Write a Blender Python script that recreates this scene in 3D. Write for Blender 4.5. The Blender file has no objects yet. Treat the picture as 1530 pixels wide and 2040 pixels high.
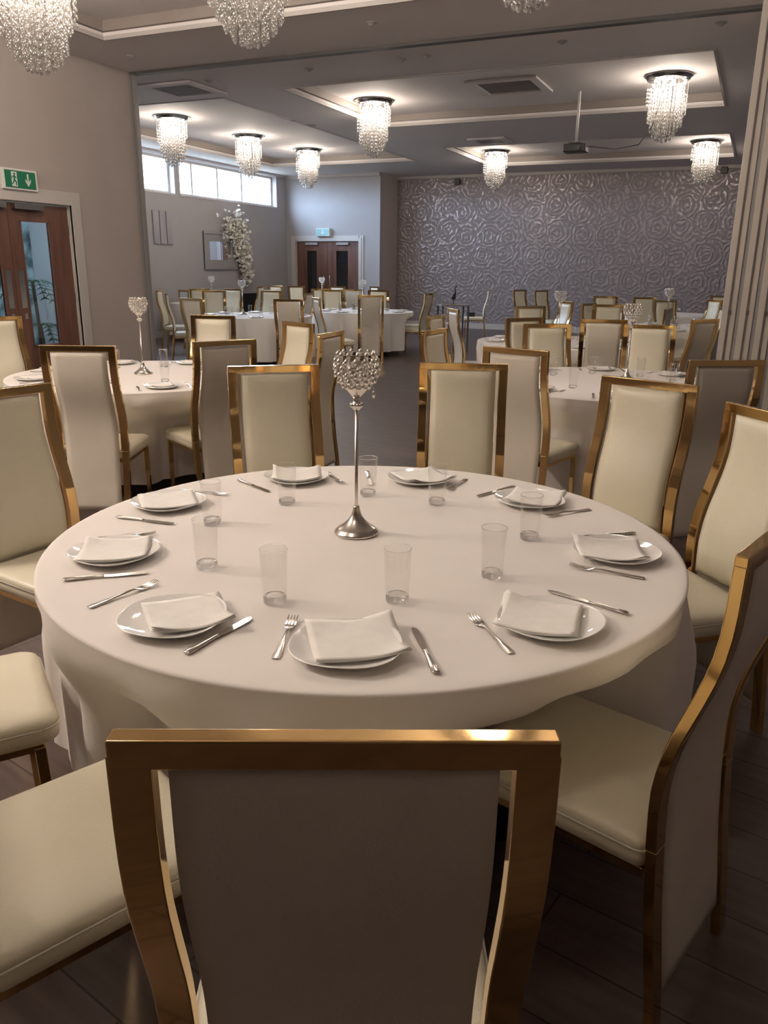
import bpy, bmesh, math, random
from mathutils import Vector, Matrix
random.seed(7)
S = bpy.context.scene
COL = S.collection
sin, cos, PI = math.sin, math.cos, math.pi
R = math.radians

# ---------------------------------------------------------------- camera
F, TH, RO, H, PSI = 1580.0, 0.2995, 0.012, 1.535, R(24)
fw = Vector((0, cos(TH), -sin(TH))); u0 = Vector((0, sin(TH), cos(TH))); r0 = Vector((1, 0, 0))
rt = cos(RO)*r0 + sin(RO)*u0; up = -sin(RO)*r0 + cos(RO)*u0
cam = bpy.data.objects.new('camera', bpy.data.cameras.new('camera')); COL.objects.link(cam)
WORLD_TURN = Matrix.Rotation(PSI, 4, 'Z')      # everything is measured from the lens, then the whole place (camera too) is turned so the room is square to the axes
cam.matrix_world = WORLD_TURN @ Matrix(((rt.x, up.x, -fw.x, 0), (rt.y, up.y, -fw.y, 0), (rt.z, up.z, -fw.z, H), (0, 0, 0, 1)))
cam.data.sensor_fit = 'VERTICAL'; cam.data.sensor_height = 36.0; cam.data.lens = F*36.0/2040.0
cam.data.clip_start = 0.05; cam.data.clip_end = 200
S.camera = cam

# ---------------------------------------------------------------- world, light levels, exposure
S.view_settings.view_transform = 'Standard'; S.view_settings.look = 'None'
S.view_settings.gamma = 1.0; S.view_settings.use_curve_mapping = False
S.view_settings.exposure = 0.92
w = bpy.data.worlds.new('world'); S.world = w; w.use_nodes = True
bgn = w.node_tree.nodes['Background']; bgn.inputs[1].default_value = 23.0
wtc = w.node_tree.nodes.new('ShaderNodeTexCoord'); wsp = w.node_tree.nodes.new('ShaderNodeSeparateXYZ'); wrp = w.node_tree.nodes.new('ShaderNodeValToRGB')
w.node_tree.links.new(wtc.outputs['Generated'], wsp.inputs[0]); w.node_tree.links.new(wsp.outputs[2], wrp.inputs[0]); w.node_tree.links.new(wrp.outputs[0], bgn.inputs[0])
wrp.color_ramp.elements[0].position = 0.0; wrp.color_ramp.elements[0].color = (.08, .085, .08, 1)      # ground outside
wrp.color_ramp.elements[1].position = 0.03; wrp.color_ramp.elements[1].color = (.56, .75, 1.0, 1)     # hazy blue sky
LAMP_W = 58.0                      # watts of each crystal chandelier
LAMP_COL = (1.0, 0.86, 0.725)
BULB_E = 14.0

# ---------------------------------------------------------------- measuring helpers
def ray(x, y): return F*fw + (x-765)*rt + (1020-y)*up
def atz(x, y, z):
    d = ray(x, y); t = (z-H)/d.z; return Vector((d.x*t, d.y*t, z))
def XY(u, v, z=0.0): return Vector((u*cos(PSI)+v*sin(PSI), -u*sin(PSI)+v*cos(PSI), z))
def UV(p): return (p.x*cos(PSI)-p.y*sin(PSI), p.x*sin(PSI)+p.y*cos(PSI))
def atu(x, y, u):
    d = ray(x, y); a = UV(d)[0]; t = u/a; return Vector((d.x*t, d.y*t, H+d.z*t))
def atv(x, y, v):
    d = ray(x, y); a = UV(d)[1]; t = v/a; return Vector((d.x*t, d.y*t, H+d.z*t))

# ---------------------------------------------------------------- materials
def mat(name, col, rough=0.5, metal=0.0, **k):
    m = bpy.data.materials.new(name); m.use_nodes = True
    b = m.node_tree.nodes['Principled BSDF']
    b.inputs['Base Color'].default_value = (*col, 1); b.inputs['Roughness'].default_value = rough
    b.inputs['Metallic'].default_value = metal
    if 'spec' in k: b.inputs['Specular IOR Level'].default_value = k['spec']
    if 'coat' in k: b.inputs['Coat Weight'].default_value = k['coat']; b.inputs['Coat Roughness'].default_value = 0.05
    return m
def nt(m): return m.node_tree.nodes, m.node_tree.links, m.node_tree.nodes['Principled BSDF']
def noise_mat(name, c1, c2, scale, rough=0.5, metal=0.0, bump=0.0, bscale=None, stretch=None, coord='Object', detail=4, **k):
    m = mat(name, c1, rough, metal, **k); N, L, b = nt(m)
    tc = N.new('ShaderNodeTexCoord'); mp = N.new('ShaderNodeMapping'); L.new(tc.outputs[coord], mp.inputs[0])
    if stretch: mp.inputs['Scale'].default_value = stretch
    n = N.new('ShaderNodeTexNoise'); n.inputs['Scale'].default_value = scale; n.inputs['Detail'].default_value = detail
    L.new(mp.outputs[0], n.inputs['Vector'])
    r = N.new('ShaderNodeValToRGB'); r.color_ramp.elements[0].color = (*c1, 1); r.color_ramp.elements[1].color = (*c2, 1)
    r.color_ramp.elements[0].position = .35; r.color_ramp.elements[1].position = .65
    L.new(n.outputs['Fac'], r.inputs[0]); L.new(r.outputs[0], b.inputs['Base Color'])
    if bump:
        n2 = N.new('ShaderNodeTexNoise'); n2.inputs['Scale'].default_value = bscale or scale; n2.inputs['Detail'].default_value = 3
        L.new(mp.outputs[0], n2.inputs['Vector'])
        bp = N.new('ShaderNodeBump'); bp.inputs['Strength'].default_value = bump; bp.inputs['Distance'].default_value = 0.01
        L.new(n2.outputs['Fac'], bp.inputs['Height']); L.new(bp.outputs[0], b.inputs['Normal'])
    return m
M = {}
M['gold'] = noise_mat('polished_gold', (.66, .43, .18), (.72, .49, .22), 3, .07, 1.0, bump=.05, bscale=9)
M['leather'] = noise_mat('cream_leather', (.72, .675, .53), (.76, .715, .57), 5, .36, 0, bump=.12, bscale=220, spec=.45)
M['backleather'] = noise_mat('cream_leather_back', (.64, .59, .50), (.68, .63, .54), 5, .42, 0, bump=.12, bscale=260, spec=.35)
M['cloth'] = noise_mat('white_cloth', (.83, .79, .755), (.86, .82, .785), 2.2, .85, 0, bump=.10, bscale=6)
M['napkin'] = noise_mat('paper_napkin', (.88, .86, .82), (.92, .90, .86), 30, .9, 0, bump=.12, bscale=60)
M['china'] = mat('white_china', (.93, .915, .89), .07, 0)
M['steel'] = mat('polished_steel', (.62, .58, .53), .16, 1.0)
M['silver'] = mat('bright_silver', (.70, .66, .60), .20, 1.0)
M['chrome'] = mat('chandelier_chrome', (.46, .44, .43), .22, 1.0)
M['wall'] = noise_mat('taupe_wall', (.40, .35, .325), (.42, .37, .345), 1.5, .75, 0)
M['farwall'] = noise_mat('grey_wall', (.36, .345, .35), (.38, .365, .37), 1.5, .75, 0)
M['darkwall'] = noise_mat('low_bounce_wall', (.17, .145, .14), (.185, .16, .155), 1.5, .7, 0)  # kept dark so unseen walls bounce little light
M['recesswall'] = noise_mat('recess_wall', (.42, .37, .355), (.44, .39, .375), 1.5, .7, 0)
M['ceil'] = noise_mat('ceiling_paint', (.66, .625, .62), (.68, .645, .64), 1.0, .8, 0)
M['trim'] = mat('trim_paint', (.42, .39, .375), .6)
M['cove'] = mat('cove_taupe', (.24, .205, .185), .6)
M['whitetrim'] = mat('white_gloss_trim', (.52, .49, .47), .4)
M['greymetal'] = mat('grey_metal_jamb', (.26, .25, .25), .45, .2)
M['panel'] = noise_mat('partition_panel', (.50, .455, .41), (.53, .485, .44), 4, .55, 0)
M['paneldark'] = mat('partition_seal', (.13, .11, .10), .5)
M['black'] = mat('black_plastic', (.02, .02, .02), .45)
M['darkgrey'] = mat('dark_grey', (.10, .095, .095), .5)
M['grey'] = mat('mid_grey', (.30, .29, .29), .5)
M['white'] = mat('white_plastic', (.70, .69, .67), .4)
M['green'] = mat('sign_green', (.0, .17, .08), .4)
M['mirror'] = mat('mirror_glass', (.85, .87, .9), .02, 1.0)
M['petal'] = mat('white_petals', (.80, .77, .70), .7)
M['leaf'] = mat('palm_leaf', (.03, .07, .035), .6)
M['twig'] = mat('twig', (.15, .10, .06), .8)
M['tabletop'] = noise_mat('plywood', (.35, .23, .12), (.42, .28, .15), 4, .6, 0, stretch=(1, 8, 1))
M['blacksteel'] = mat('black_steel', (.03, .03, .03), .4, .5)
M['wood'] = noise_mat('red_walnut', (.11, .052, .037), (.18, .085, .06), 3.5, .38, 0, stretch=(3, 3, .35))
M['foliage'] = noise_mat('pale_leafy_mural', (.03, .07, .08), (.50, .60, .62), 5, .8, 0, bump=.5, bscale=12)
M['artcanvas'] = noise_mat('grey_canvas', (.30, .29, .31), (.36, .35, .37), 3, .6, 0, stretch=(1, 1, .3))

def emis(name, col, s):
    m = bpy.data.materials.new(name); m.use_nodes = True; N = m.node_tree.nodes; N.clear()
    e = N.new('ShaderNodeEmission'); e.inputs[0].default_value = (*col, 1); e.inputs[1].default_value = s
    o = N.new('ShaderNodeOutputMaterial'); m.node_tree.links.new(e.outputs[0], o.inputs[0]); return m
M['bulb'] = emis('lit_bulb', (1, .93, .82), BULB_E)

def thin_glass(name, tint, base=.04, edge=.55, rough=.02, blend=.25):
    m = bpy.data.materials.new(name); m.use_nodes = True; N = m.node_tree.nodes; L = m.node_tree.links; N.clear()
    t = N.new('ShaderNodeBsdfTransparent'); t.inputs[0].default_value = (*tint, 1)
    g = N.new('ShaderNodeBsdfGlossy'); g.inputs['Roughness'].default_value = rough; g.inputs[0].default_value = (.95, .95, .95, 1)
    lw = N.new('ShaderNodeLayerWeight'); lw.inputs[0].default_value = blend
    mr = N.new('ShaderNodeMapRange'); mr.inputs[3].default_value = base; mr.inputs[4].default_value = edge
    L.new(lw.outputs['Facing'], mr.inputs[0])
    x = N.new('ShaderNodeMixShader'); L.new(mr.outputs[0], x.inputs[0]); L.new(t.outputs[0], x.inputs[1]); L.new(g.outputs[0], x.inputs[2])
    o = N.new('ShaderNodeOutputMaterial'); L.new(x.outputs[0], o.inputs[0]); return m
M['glass'] = thin_glass('clear_glass', (.985, .983, .98), .012, .34, .02, .2)
M['pane'] = thin_glass('window_pane', (.93, .95, .97), .04, .3)
M['smokepane'] = thin_glass('door_glass', (.55, .60, .62), .05, .3)
def glassbase():
    m = bpy.data.materials.new('thick_glass'); m.use_nodes = True; N = m.node_tree.nodes; L = m.node_tree.links; N.clear()
    g = N.new('ShaderNodeBsdfGlass'); g.inputs['IOR'].default_value = 1.45; g.inputs['Color'].default_value = (1, 1, .99, 1)
    t = N.new('ShaderNodeBsdfTransparent'); x = N.new('ShaderNodeMixShader'); x.inputs[0].default_value = .35
    L.new(g.outputs[0], x.inputs[1]); L.new(t.outputs[0], x.inputs[2])
    o = N.new('ShaderNodeOutputMaterial'); L.new(x.outputs[0], o.inputs[0]); return m
M['thickglass'] = glassbase()
def crystal(name, tr=.45, col=(.95, .93, .9)):
    m = bpy.data.materials.new(name); m.use_nodes = True; N = m.node_tree.nodes; L = m.node_tree.links; N.clear()
    t = N.new('ShaderNodeBsdfTransparent'); t.inputs[0].default_value = (.97, .96, .95, 1)
    g = N.new('ShaderNodeBsdfGlossy'); g.inputs['Roughness'].default_value = .08
    d = N.new('ShaderNodeBsdfTranslucent'); d.inputs[0].default_value = (*col, 1)
    d2 = N.new('ShaderNodeBsdfDiffuse'); d2.inputs[0].default_value = (*col, 1)
    a = N.new('ShaderNodeMixShader'); a.inputs[0].default_value = .5; L.new(d.outputs[0], a.inputs[1]); L.new(d2.outputs[0], a.inputs[2])
    b = N.new('ShaderNodeMixShader'); b.inputs[0].default_value = .45; L.new(a.outputs[0], b.inputs[1]); L.new(g.outputs[0], b.inputs[2])
    c = N.new('ShaderNodeMixShader'); c.inputs[0].default_value = tr; L.new(b.outputs[0], c.inputs[1]); L.new(t.outputs[0], c.inputs[2])
    o = N.new('ShaderNodeOutputMaterial'); L.new(c.outputs[0], o.inputs[0]); return m
M['crystal'] = crystal('cut_crystal', .46, (.34, .325, .305))
M['bead'] = mat('mirror_crystal_bead', (.80, .77, .72), .07, .9)

def floor_mat():
    m = mat('dark_plank_floor', (.07, .05, .047), .36); N, L, b = nt(m)
    tc = N.new('ShaderNodeTexCoord'); mp = N.new('ShaderNodeMapping'); mp.inputs['Rotation'].default_value = (0, 0, R(24+12)); L.new(tc.outputs['Object'], mp.inputs[0])
    br = N.new('ShaderNodeTexBrick'); br.inputs['Scale'].default_value = 1.0; br.inputs['Brick Width'].default_value = 1.2; br.inputs['Row Height'].default_value = .18
    br.inputs['Mortar Size'].default_value = .003; br.inputs['Color1'].default_value = (.115, .085, .078, 1); br.inputs['Color2'].default_value = (.09, .066, .060, 1); br.inputs['Mortar'].default_value = (.03, .022, .02, 1)
    L.new(mp.outputs[0], br.inputs['Vector'])
    mp2 = N.new('ShaderNodeMapping'); mp2.inputs['Scale'].default_value = (1, 9, 1); L.new(mp.outputs[0], mp2.inputs[0])
    n = N.new('ShaderNodeTexNoise'); n.inputs['Scale'].default_value = 3; n.inputs['Detail'].default_value = 5; L.new(mp2.outputs[0], n.inputs['Vector'])
    mx = N.new('ShaderNodeMix'); mx.data_type = 'RGBA'; mx.blend_type = 'OVERLAY'; mx.inputs[0].default_value = .6
    L.new(br.outputs['Color'], mx.inputs[6]); L.new(n.outputs['Fac'], mx.inputs[7]); L.new(mx.outputs[2], b.inputs['Base Color'])
    return m
M['floor'] = floor_mat()

def wallpaper():
    # silver rose scrolls embossed on taupe paper; wall's own u,z coordinates (Object)
    m = mat('rose_wallpaper', (.17, .15, .16), .5); N, L, b = nt(m)
    tc = N.new('ShaderNodeTexCoord'); mp = N.new('ShaderNodeMapping'); mp.inputs['Rotation'].default_value = (0, 0, PSI); L.new(tc.outputs['Object'], mp.inputs[0])
    sp = N.new('ShaderNodeSeparateXYZ'); L.new(mp.outputs[0], sp.inputs[0])
    cb = N.new('ShaderNodeCombineXYZ'); L.new(sp.outputs[0], cb.inputs[0]); L.new(sp.outputs[2], cb.inputs[1])
    nz = N.new('ShaderNodeTexNoise'); nz.noise_dimensions = '2D'; nz.inputs['Scale'].default_value = 4.5; nz.inputs['Detail'].default_value = 2; L.new(cb.outputs[0], nz.inputs['Vector'])
    sc = N.new('ShaderNodeVectorMath'); sc.operation = 'SCALE'; sc.inputs['Scale'].default_value = .16; L.new(nz.outputs['Color'], sc.inputs[0])
    ad = N.new('ShaderNodeVectorMath'); ad.operation = 'ADD'; L.new(cb.outputs[0], ad.inputs[0]); L.new(sc.outputs[0], ad.inputs[1])
    vo = N.new('ShaderNodeTexVoronoi'); vo.voronoi_dimensions = '2D'; vo.inputs['Scale'].default_value = 1.7; vo.inputs['Randomness'].default_value = .55; L.new(ad.outputs[0], vo.inputs['Vector'])
    mu = N.new('ShaderNodeMath'); mu.operation = 'MULTIPLY'; mu.inputs[1].default_value = 38; L.new(vo.outputs['Distance'], mu.inputs[0])
    sn = N.new('ShaderNodeMath'); sn.operation = 'SINE'; L.new(mu.outputs[0], sn.inputs[0])
    n2 = N.new('ShaderNodeTexNoise'); n2.noise_dimensions = '2D'; n2.inputs['Scale'].default_value = 11; n2.inputs['Detail'].default_value = 1; L.new(ad.outputs[0], n2.inputs['Vector'])
    m2 = N.new('ShaderNodeMath'); m2.operation = 'MULTIPLY_ADD'; m2.inputs[1].default_value = 5.0; m2.inputs[2].default_value = -2.5; L.new(n2.outputs['Fac'], m2.inputs[0])
    s2 = N.new('ShaderNodeMath'); s2.operation = 'ADD'; L.new(sn.outputs[0], s2.inputs[0]); L.new(m2.outputs[0], s2.inputs[1])
    rp = N.new('ShaderNodeMapRange'); rp.inputs[1].default_value = .15; rp.inputs[2].default_value = .75; L.new(s2.outputs[0], rp.inputs[0])
    mx = N.new('ShaderNodeMix'); mx.data_type = 'RGBA'; mx.inputs[6].default_value = (.245, .212, .22, 1); mx.inputs[7].default_value = (.31, .278, .29, 1)
    L.new(rp.outputs[0], mx.inputs[0]); L.new(mx.outputs[2], b.inputs['Base Color'])
    mm = N.new('ShaderNodeMath'); mm.operation = 'MULTIPLY'; mm.inputs[1].default_value = .6; L.new(rp.outputs[0], mm.inputs[0]); L.new(mm.outputs[0], b.inputs['Metallic'])
    rr = N.new('ShaderNodeMapRange'); rr.inputs[3].default_value = .6; rr.inputs[4].default_value = .38; L.new(rp.outputs[0], rr.inputs[0]); L.new(rr.outputs[0], b.inputs['Roughness'])
    bp = N.new('ShaderNodeBump'); bp.inputs['Strength'].default_value = .25; bp.inputs['Distance'].default_value = .015; L.new(s2.outputs[0], bp.inputs['Height']); L.new(bp.outputs[0], b.inputs['Normal'])
    return m
M['wallpaper'] = wallpaper()

# ---------------------------------------------------------------- mesh helpers
def link(name, me, m, parent=None):
    o = bpy.data.objects.new(name, me); COL.objects.link(o)
    if m is not None and not me.materials: me.materials.append(m)
    if parent: o.parent = parent
    return o
def obj(name, bm, m, parent=None, smooth=False, bevel=0.0, seg=2, ang=35, sub=0):
    bmesh.ops.recalc_face_normals(bm, faces=bm.faces)
    me = bpy.data.meshes.new(name); bm.to_mesh(me); bm.free()
    o = link(name, me, m, parent)
    if smooth:
        for p in me.polygons: p.use_smooth = True
    if bevel:
        b = o.modifiers.new('bevel', 'BEVEL'); b.width = bevel; b.segments = seg; b.limit_method = 'ANGLE'; b.angle_limit = R(ang)
        for p in me.polygons: p.use_smooth = True
        b.harden_normals = True
    if sub:
        s = o.modifiers.new('sub', 'SUBSURF'); s.levels = sub; s.render_levels = sub
    return o
def tag(o, label=None, cat=None, group=None, kind=None):
    if label: o['label'] = label
    if cat: o['category'] = cat
    if group: o['group'] = group
    if kind: o['kind'] = kind
    return o
def empty(name, loc, rz=0, **k):
    o = bpy.data.objects.new(name, None); COL.objects.link(o); o.location = loc; o.rotation_euler.z = rz
    o.empty_display_size = .1
    return tag(o, **k)
def box(bm, x0, x1, y0, y1, z0, z1, T=None):
    vs = [bm.verts.new((x, y, z)) for z in (z0, z1) for (x, y) in ((x0, y0), (x1, y0), (x1, y1), (x0, y1))]
    if T:
        for v in vs: v.co = T(v.co)
    for f in ((0, 3, 2, 1), (4, 5, 6, 7), (0, 1, 5, 4), (1, 2, 6, 5), (2, 3, 7, 6), (3, 0, 4, 7)): bm.faces.new([vs[i] for i in f])
    return vs
def TU(c): return XY(c.x, c.y, c.z)
def bx(x0, x1, y0, y1, z0, z1): bm = bmesh.new(); box(bm, x0, x1, y0, y1, z0, z1); return bm
def bu(u_0, u_1, v_0, v_1, z0, z1, bm=None):
    bm = bm or bmesh.new(); box(bm, u_0, u_1, v_0, v_1, z0, z1, TU); return bm
def lathe(prof, n=32, bm=None, c=(0, 0, 0), shape=None):
    bm = bm or bmesh.new(); rings = []
    for r, z in prof:
        if r < 1e-6: rings.append([bm.verts.new((c[0], c[1], c[2]+z))])
        else:
            rings.append([bm.verts.new((c[0]+r*(shape(a) if shape else 1)*cos(a), c[1]+r*(shape(a) if shape else 1)*sin(a), c[2]+z)) for a in [2*PI*i/n for i in range(n)]])
    for A, B in zip(rings, rings[1:]):
        for i in range(n):
            j = (i+1) % n
            if len(A) == 1 and len(B) == 1: continue
            if len(A) == 1: bm.faces.new((A[0], B[j], B[i]))
            elif len(B) == 1: bm.faces.new((A[i], A[j], B[0]))
            else: bm.faces.new((A[i], A[j], B[j], B[i]))
    return bm
def sweep(pts, w, h, bm=None, side=Vector((1, 0, 0)), cap=True):
    """rectangular tube along pts: half width w along side, half height h along the other normal (w,h may be lists)"""
    bm = bm or bmesh.new(); n = len(pts); rings = []
    for i, p in enumerate(pts):
        p = Vector(p); a = Vector(pts[max(i-1, 0)]); b = Vector(pts[min(i+1, n-1)]); t = (b-a).normalized()
        s = (side - t*side.dot(t)).normalized(); q = t.cross(s)
        ww = w[i] if isinstance(w, (list, tuple)) else w; hh = h[i] if isinstance(h, (list, tuple)) else h
        rings.append([bm.verts.new(p+s*a_*ww+q*b_*hh) for a_, b_ in ((-1, -1), (1, -1), (1, 1), (-1, 1))])
    for A, B in zip(rings, rings[1:]):
        for i in range(4): bm.faces.new((A[i], A[(i+1) % 4], B[(i+1) % 4], B[i]))
    if cap: bm.faces.new(rings[0][::-1]); bm.faces.new(rings[-1])
    return bm
def tube(pts, r, n=8, bm=None):
    bm = bm or bmesh.new(); rings = []; m = len(pts)
    for i, p in enumerate(pts):
        p = Vector(p); t = (Vector(pts[min(i+1, m-1)])-Vector(pts[max(i-1, 0)])).normalized()
        a = Vector((0, 0, 1)) if abs(t.z) < .9 else Vector((1, 0, 0)); s = t.cross(a).normalized(); q = t.cross(s)
        rr = r[i] if isinstance(r, (list, tuple)) else r
        rings.append([bm.verts.new(p+rr*(s*cos(k*2*PI/n)+q*sin(k*2*PI/n))) for k in range(n)])
    for A, B in zip(rings, rings[1:]):
        for i in range(n): bm.faces.new((A[i], A[(i+1) % n], B[(i+1) % n], B[i]))
    bm.faces.new(rings[0][::-1]); bm.faces.new(rings[-1]); return bm
def ball(bm, c, r, rz=None, u=8, v=6):
    mtx = Matrix.Translation(c) @ Matrix.Diagonal((r, r, rz or r, 1))
    bmesh.ops.create_uvsphere(bm, u_segments=u, v_segments=v, radius=1, matrix=mtx)
def kids(o): return [c for c in ALLKIDS.get(o.name, [])]
def copy_tree(o, parent=None):
    c = o.copy(); COL.objects.link(c); c.parent = parent
    for ch in list(o.children): copy_tree(ch, c)
    return c
def struct(name, bm, m, **k):
    o = obj(name, bm, m, **k); o['kind'] = 'structure'; return o

# ================================================================= THE SETTING
CE = 3.80; WU = -11.7; LU = -7.4; RU = 1.75; DV = 19.6; FV = 20.7; PV = 8.75; BV = -8.0
struct('floor', bu(WU-.2, RU+.2, BV-.2, FV+.2, -.1, 0), M['floor'])
# ceiling with recessed trays
holes = [(-6.12, -.7, 10.15, 13.45), (-5.95, -.7, 16.0, 19.2), (-10.9, -7.2, 10.4, 17.7), (-6.64, 1.0, 4.0, 7.45), (-6.64, 1.0, -1.6, 1.6)]
us = sorted({WU-.2, RU+.2} | {h[0] for h in holes} | {h[1] for h in holes}); vs_ = sorted({BV-.2, FV+.2} | {h[2] for h in holes} | {h[3] for h in holes})
bm = bmesh.new()
def quad(bm, pts): bm.faces.new([bm.verts.new(XY(*p)) for p in pts])
for i in range(len(us)-1):
    for j in range(len(vs_)-1):
        uc, vc = (us[i]+us[i+1])/2, (vs_[j]+vs_[j+1])/2
        if not any(h[0] < uc < h[1] and h[2] < vc < h[3] for h in holes):
            quad(bm, [(us[i], vs_[j], CE), (us[i], vs_[j+1], CE), (us[i+1], vs_[j+1], CE), (us[i+1], vs_[j], CE)])
for a, b_, c, d in holes:
    quad(bm, [(a, c, CE+.17), (a, d, CE+.17), (b_, d, CE+.17), (b_, c, CE+.17)])
    for p, q in (((a, c), (b_, c)), ((b_, c), (b_, d)), ((b_, d), (a, d)), ((a, d), (a, c))):
        quad(bm, [(*p, CE), (*q, CE), (*q, CE+.17), (*p, CE+.17)])
bu(WU-.2, RU+.2, BV-.2, FV+.2, CE+.25, CE+.35, bm)
struct('ceiling', bm, M['ceil'])
tn = 0
for a, b_, c, d in holes:
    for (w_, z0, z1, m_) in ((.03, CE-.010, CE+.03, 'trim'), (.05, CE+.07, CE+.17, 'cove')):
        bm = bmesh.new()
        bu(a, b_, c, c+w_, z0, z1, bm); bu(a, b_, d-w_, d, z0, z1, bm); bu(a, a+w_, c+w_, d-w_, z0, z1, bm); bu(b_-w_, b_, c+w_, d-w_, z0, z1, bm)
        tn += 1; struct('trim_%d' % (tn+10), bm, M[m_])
struct('wall_back', bu(WU-.2, RU+.2, BV-.2, BV, 0, CE), M['darkwall'])  # out of view; set far back and darkened to weaken bounced light
struct('wall_right', bu(RU, RU+.2, BV, FV, 0, CE), M['darkwall'])  # out of view; darkened to bounce less light
# left wall of the near room with the door opening
D1 = atu(150, 440, LU); D0 = atu(-230, 400, LU)
dv1 = UV(atu(163, 640, LU))[1]; dv0 = dv1-1.78; dz = 2.19
bm = bu(LU-.2, LU, BV, dv0, 0, CE); bu(LU-.2, LU, dv1, PV, 0, CE, bm); bu(LU-.2, LU, dv0, dv1, dz, CE, bm)
struct('wall_left', bm, M['wall'])
struct('wall_return', bu(WU, LU-.2, PV-.2, PV, 0, CE), M['farwall'])
# far room: window wall with clerestory opening
wz0, wz1 = 3.0, 3.74
wv = [UV(atu(x, y, WU))[1] for x, y in ((293, 380), (324, 386), (360, 390), (393, 396), (395, 396), (443, 400), (446, 401), (491, 406), (493, 406), (531, 411))]
bm = bu(WU-.25, WU, PV-.2, DV+.1, 0, wz0); bu(WU-.25, WU, PV-.2, DV+.1, wz1, CE, bm)
openings = [(wv[0]-2.7, wv[0]-.9), (wv[0]-.75, wv[1]+.42), (wv[2], wv[9]+.5)]
e0 = PV-.2
for a, b_ in openings:
    bu(WU-.25, WU, e0, a, wz0, wz1, bm); e0 = b_
bu(WU-.25, WU, e0, DV+.1, wz0, wz1, bm)
struct('wall_window', bm, M['farwall'])
def winunit(n, a, b_, mull):
    r_ = bpy.data.objects.new('window_%d' % n, None); COL.objects.link(r_); r_['kind'] = 'structure'
    bm = bmesh.new(); u1, u2 = WU-.20, WU-.14
    bu(u1, u2, a, b_, wz0, wz0+.05, bm); bu(u1, u2, a, b_, wz1-.05, wz1, bm)
    for v in [a+.03]+mull+[b_-.03]: bu(u1, u2, v-.03, v+.03, wz0+.05, wz1-.05, bm)
    obj('window_frame', bm, M['whitetrim'], r_)
    obj('window_pane', bu(WU-.175, WU-.17, a+.02, b_-.02, wz0+.03, wz1-.03), M['pane'], r_)
    obj('window_sill', bu(WU-.13, WU+.01, a, b_, wz0-.03, wz0+.003), M['whitetrim'], r_)
    l = bpy.data.objects.new('window_daylight', bpy.data.lights.new('window_daylight', 'AREA')); COL.objects.link(l)
    l.data.shape = 'RECTANGLE'; l.data.size = b_-a; l.data.size_y = wz1-wz0; l.data.cycles.is_portal = True
    l.location = XY(WU-.24, (a+b_)/2, (wz0+wz1)/2)
    X = XY(0, 1, 0); Z = -XY(1, 0, 0); Y = Z.cross(X)
    l.rotation_euler = Matrix((X, Y, Z)).transposed().to_euler()
winunit(1, *openings[0], [openings[0][0]+.9])
winunit(2, *openings[1], [])
winunit(3, *openings[2], [(wv[3]+wv[4])/2, (wv[5]+wv[6])/2, (wv[7]+wv[8])/2])
# door wall (far left), dark return, patterned wall
fdl = UV(atv(590, 560, DV))[0]; fdr = UV(atv(716, 560, DV))[0]; du = UV(atv(757, 450, DV))[0]
bm = bu(WU, fdl, DV, DV+.2, 0, CE); bu(fdr, du, DV, DV+.2, 0, CE, bm); bu(fdl, fdr, DV, DV+.2, 2.19, CE, bm)
struct('wall_doors', bm, M['farwall'])
struct('wall_recess', bu(du-.12, du, DV+.2, FV, 0, CE), M['recesswall'])
struct('wall_far', bu(du, RU, FV, FV+.2, 0, CE), M['wallpaper'])
bm = bu(fdl-.4, fdr+.4, DV+1.6, DV+1.7, 0, 2.6); bu(fdl-.5, fdl-.4, DV+.2, DV+1.7, 0, 2.6, bm); bu(fdr+.4, fdr+.5, DV+.2, DV+1.7, 0, 2.6, bm); bu(fdl-.5, fdr+.5, DV+.2, DV+1.7, 2.6, 2.7, bm); bu(fdl-.5, fdr+.5, DV+.2, DV+1.7, -.1, -.0, bm)
struct('wall_light_block', bm, M['darkwall'])  # dark box added behind the doors to keep outside light out
bm = bu(du, RU, FV-.02, FV, 0, .14); struct('baseboard_far', bm, M['whitetrim'])
struct('baseboard_doors', bu(WU, fdl-.1, DV-.02, DV, 0, .14), M['whitetrim'])
struct('baseboard_window', bu(WU, WU+.02, PV, DV-.02, 0, .14), M['whitetrim'])
bm = bu(LU, LU+.02, BV, dv0-.1, 0, .14); bu(LU, LU+.02, dv1+.1, PV-.12, 0, .14, bm); struct('baseboard_left', bm, M['whitetrim'])
# cornice along far walls
bm = bu(WU, du, DV-.07, DV, CE-.07, CE); bu(du, RU, FV-.07, FV, CE-.07, CE, bm); bu(WU, WU+.06, PV, DV-.07, CE-.05, CE, bm)
struct('trim_6', bm, M['trim'])
# partition track and jamb
bm = bu(LU, RU, PV-.05, PV+.05, CE-.03, CE); struct('trim_7', bm, M['darkgrey'])
bm = bu(LU-.02, LU+.035, PV-.07, PV+.05, 0, CE-.03); bu(LU+.035, LU+.06, PV-.04, PV+.02, 0, CE-.03, bm)
struct('trim_8', bm, M['greymetal'])

def architrave(name, f, a, b_, z, w_=.10, t=.035, side=1):
    pass
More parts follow.
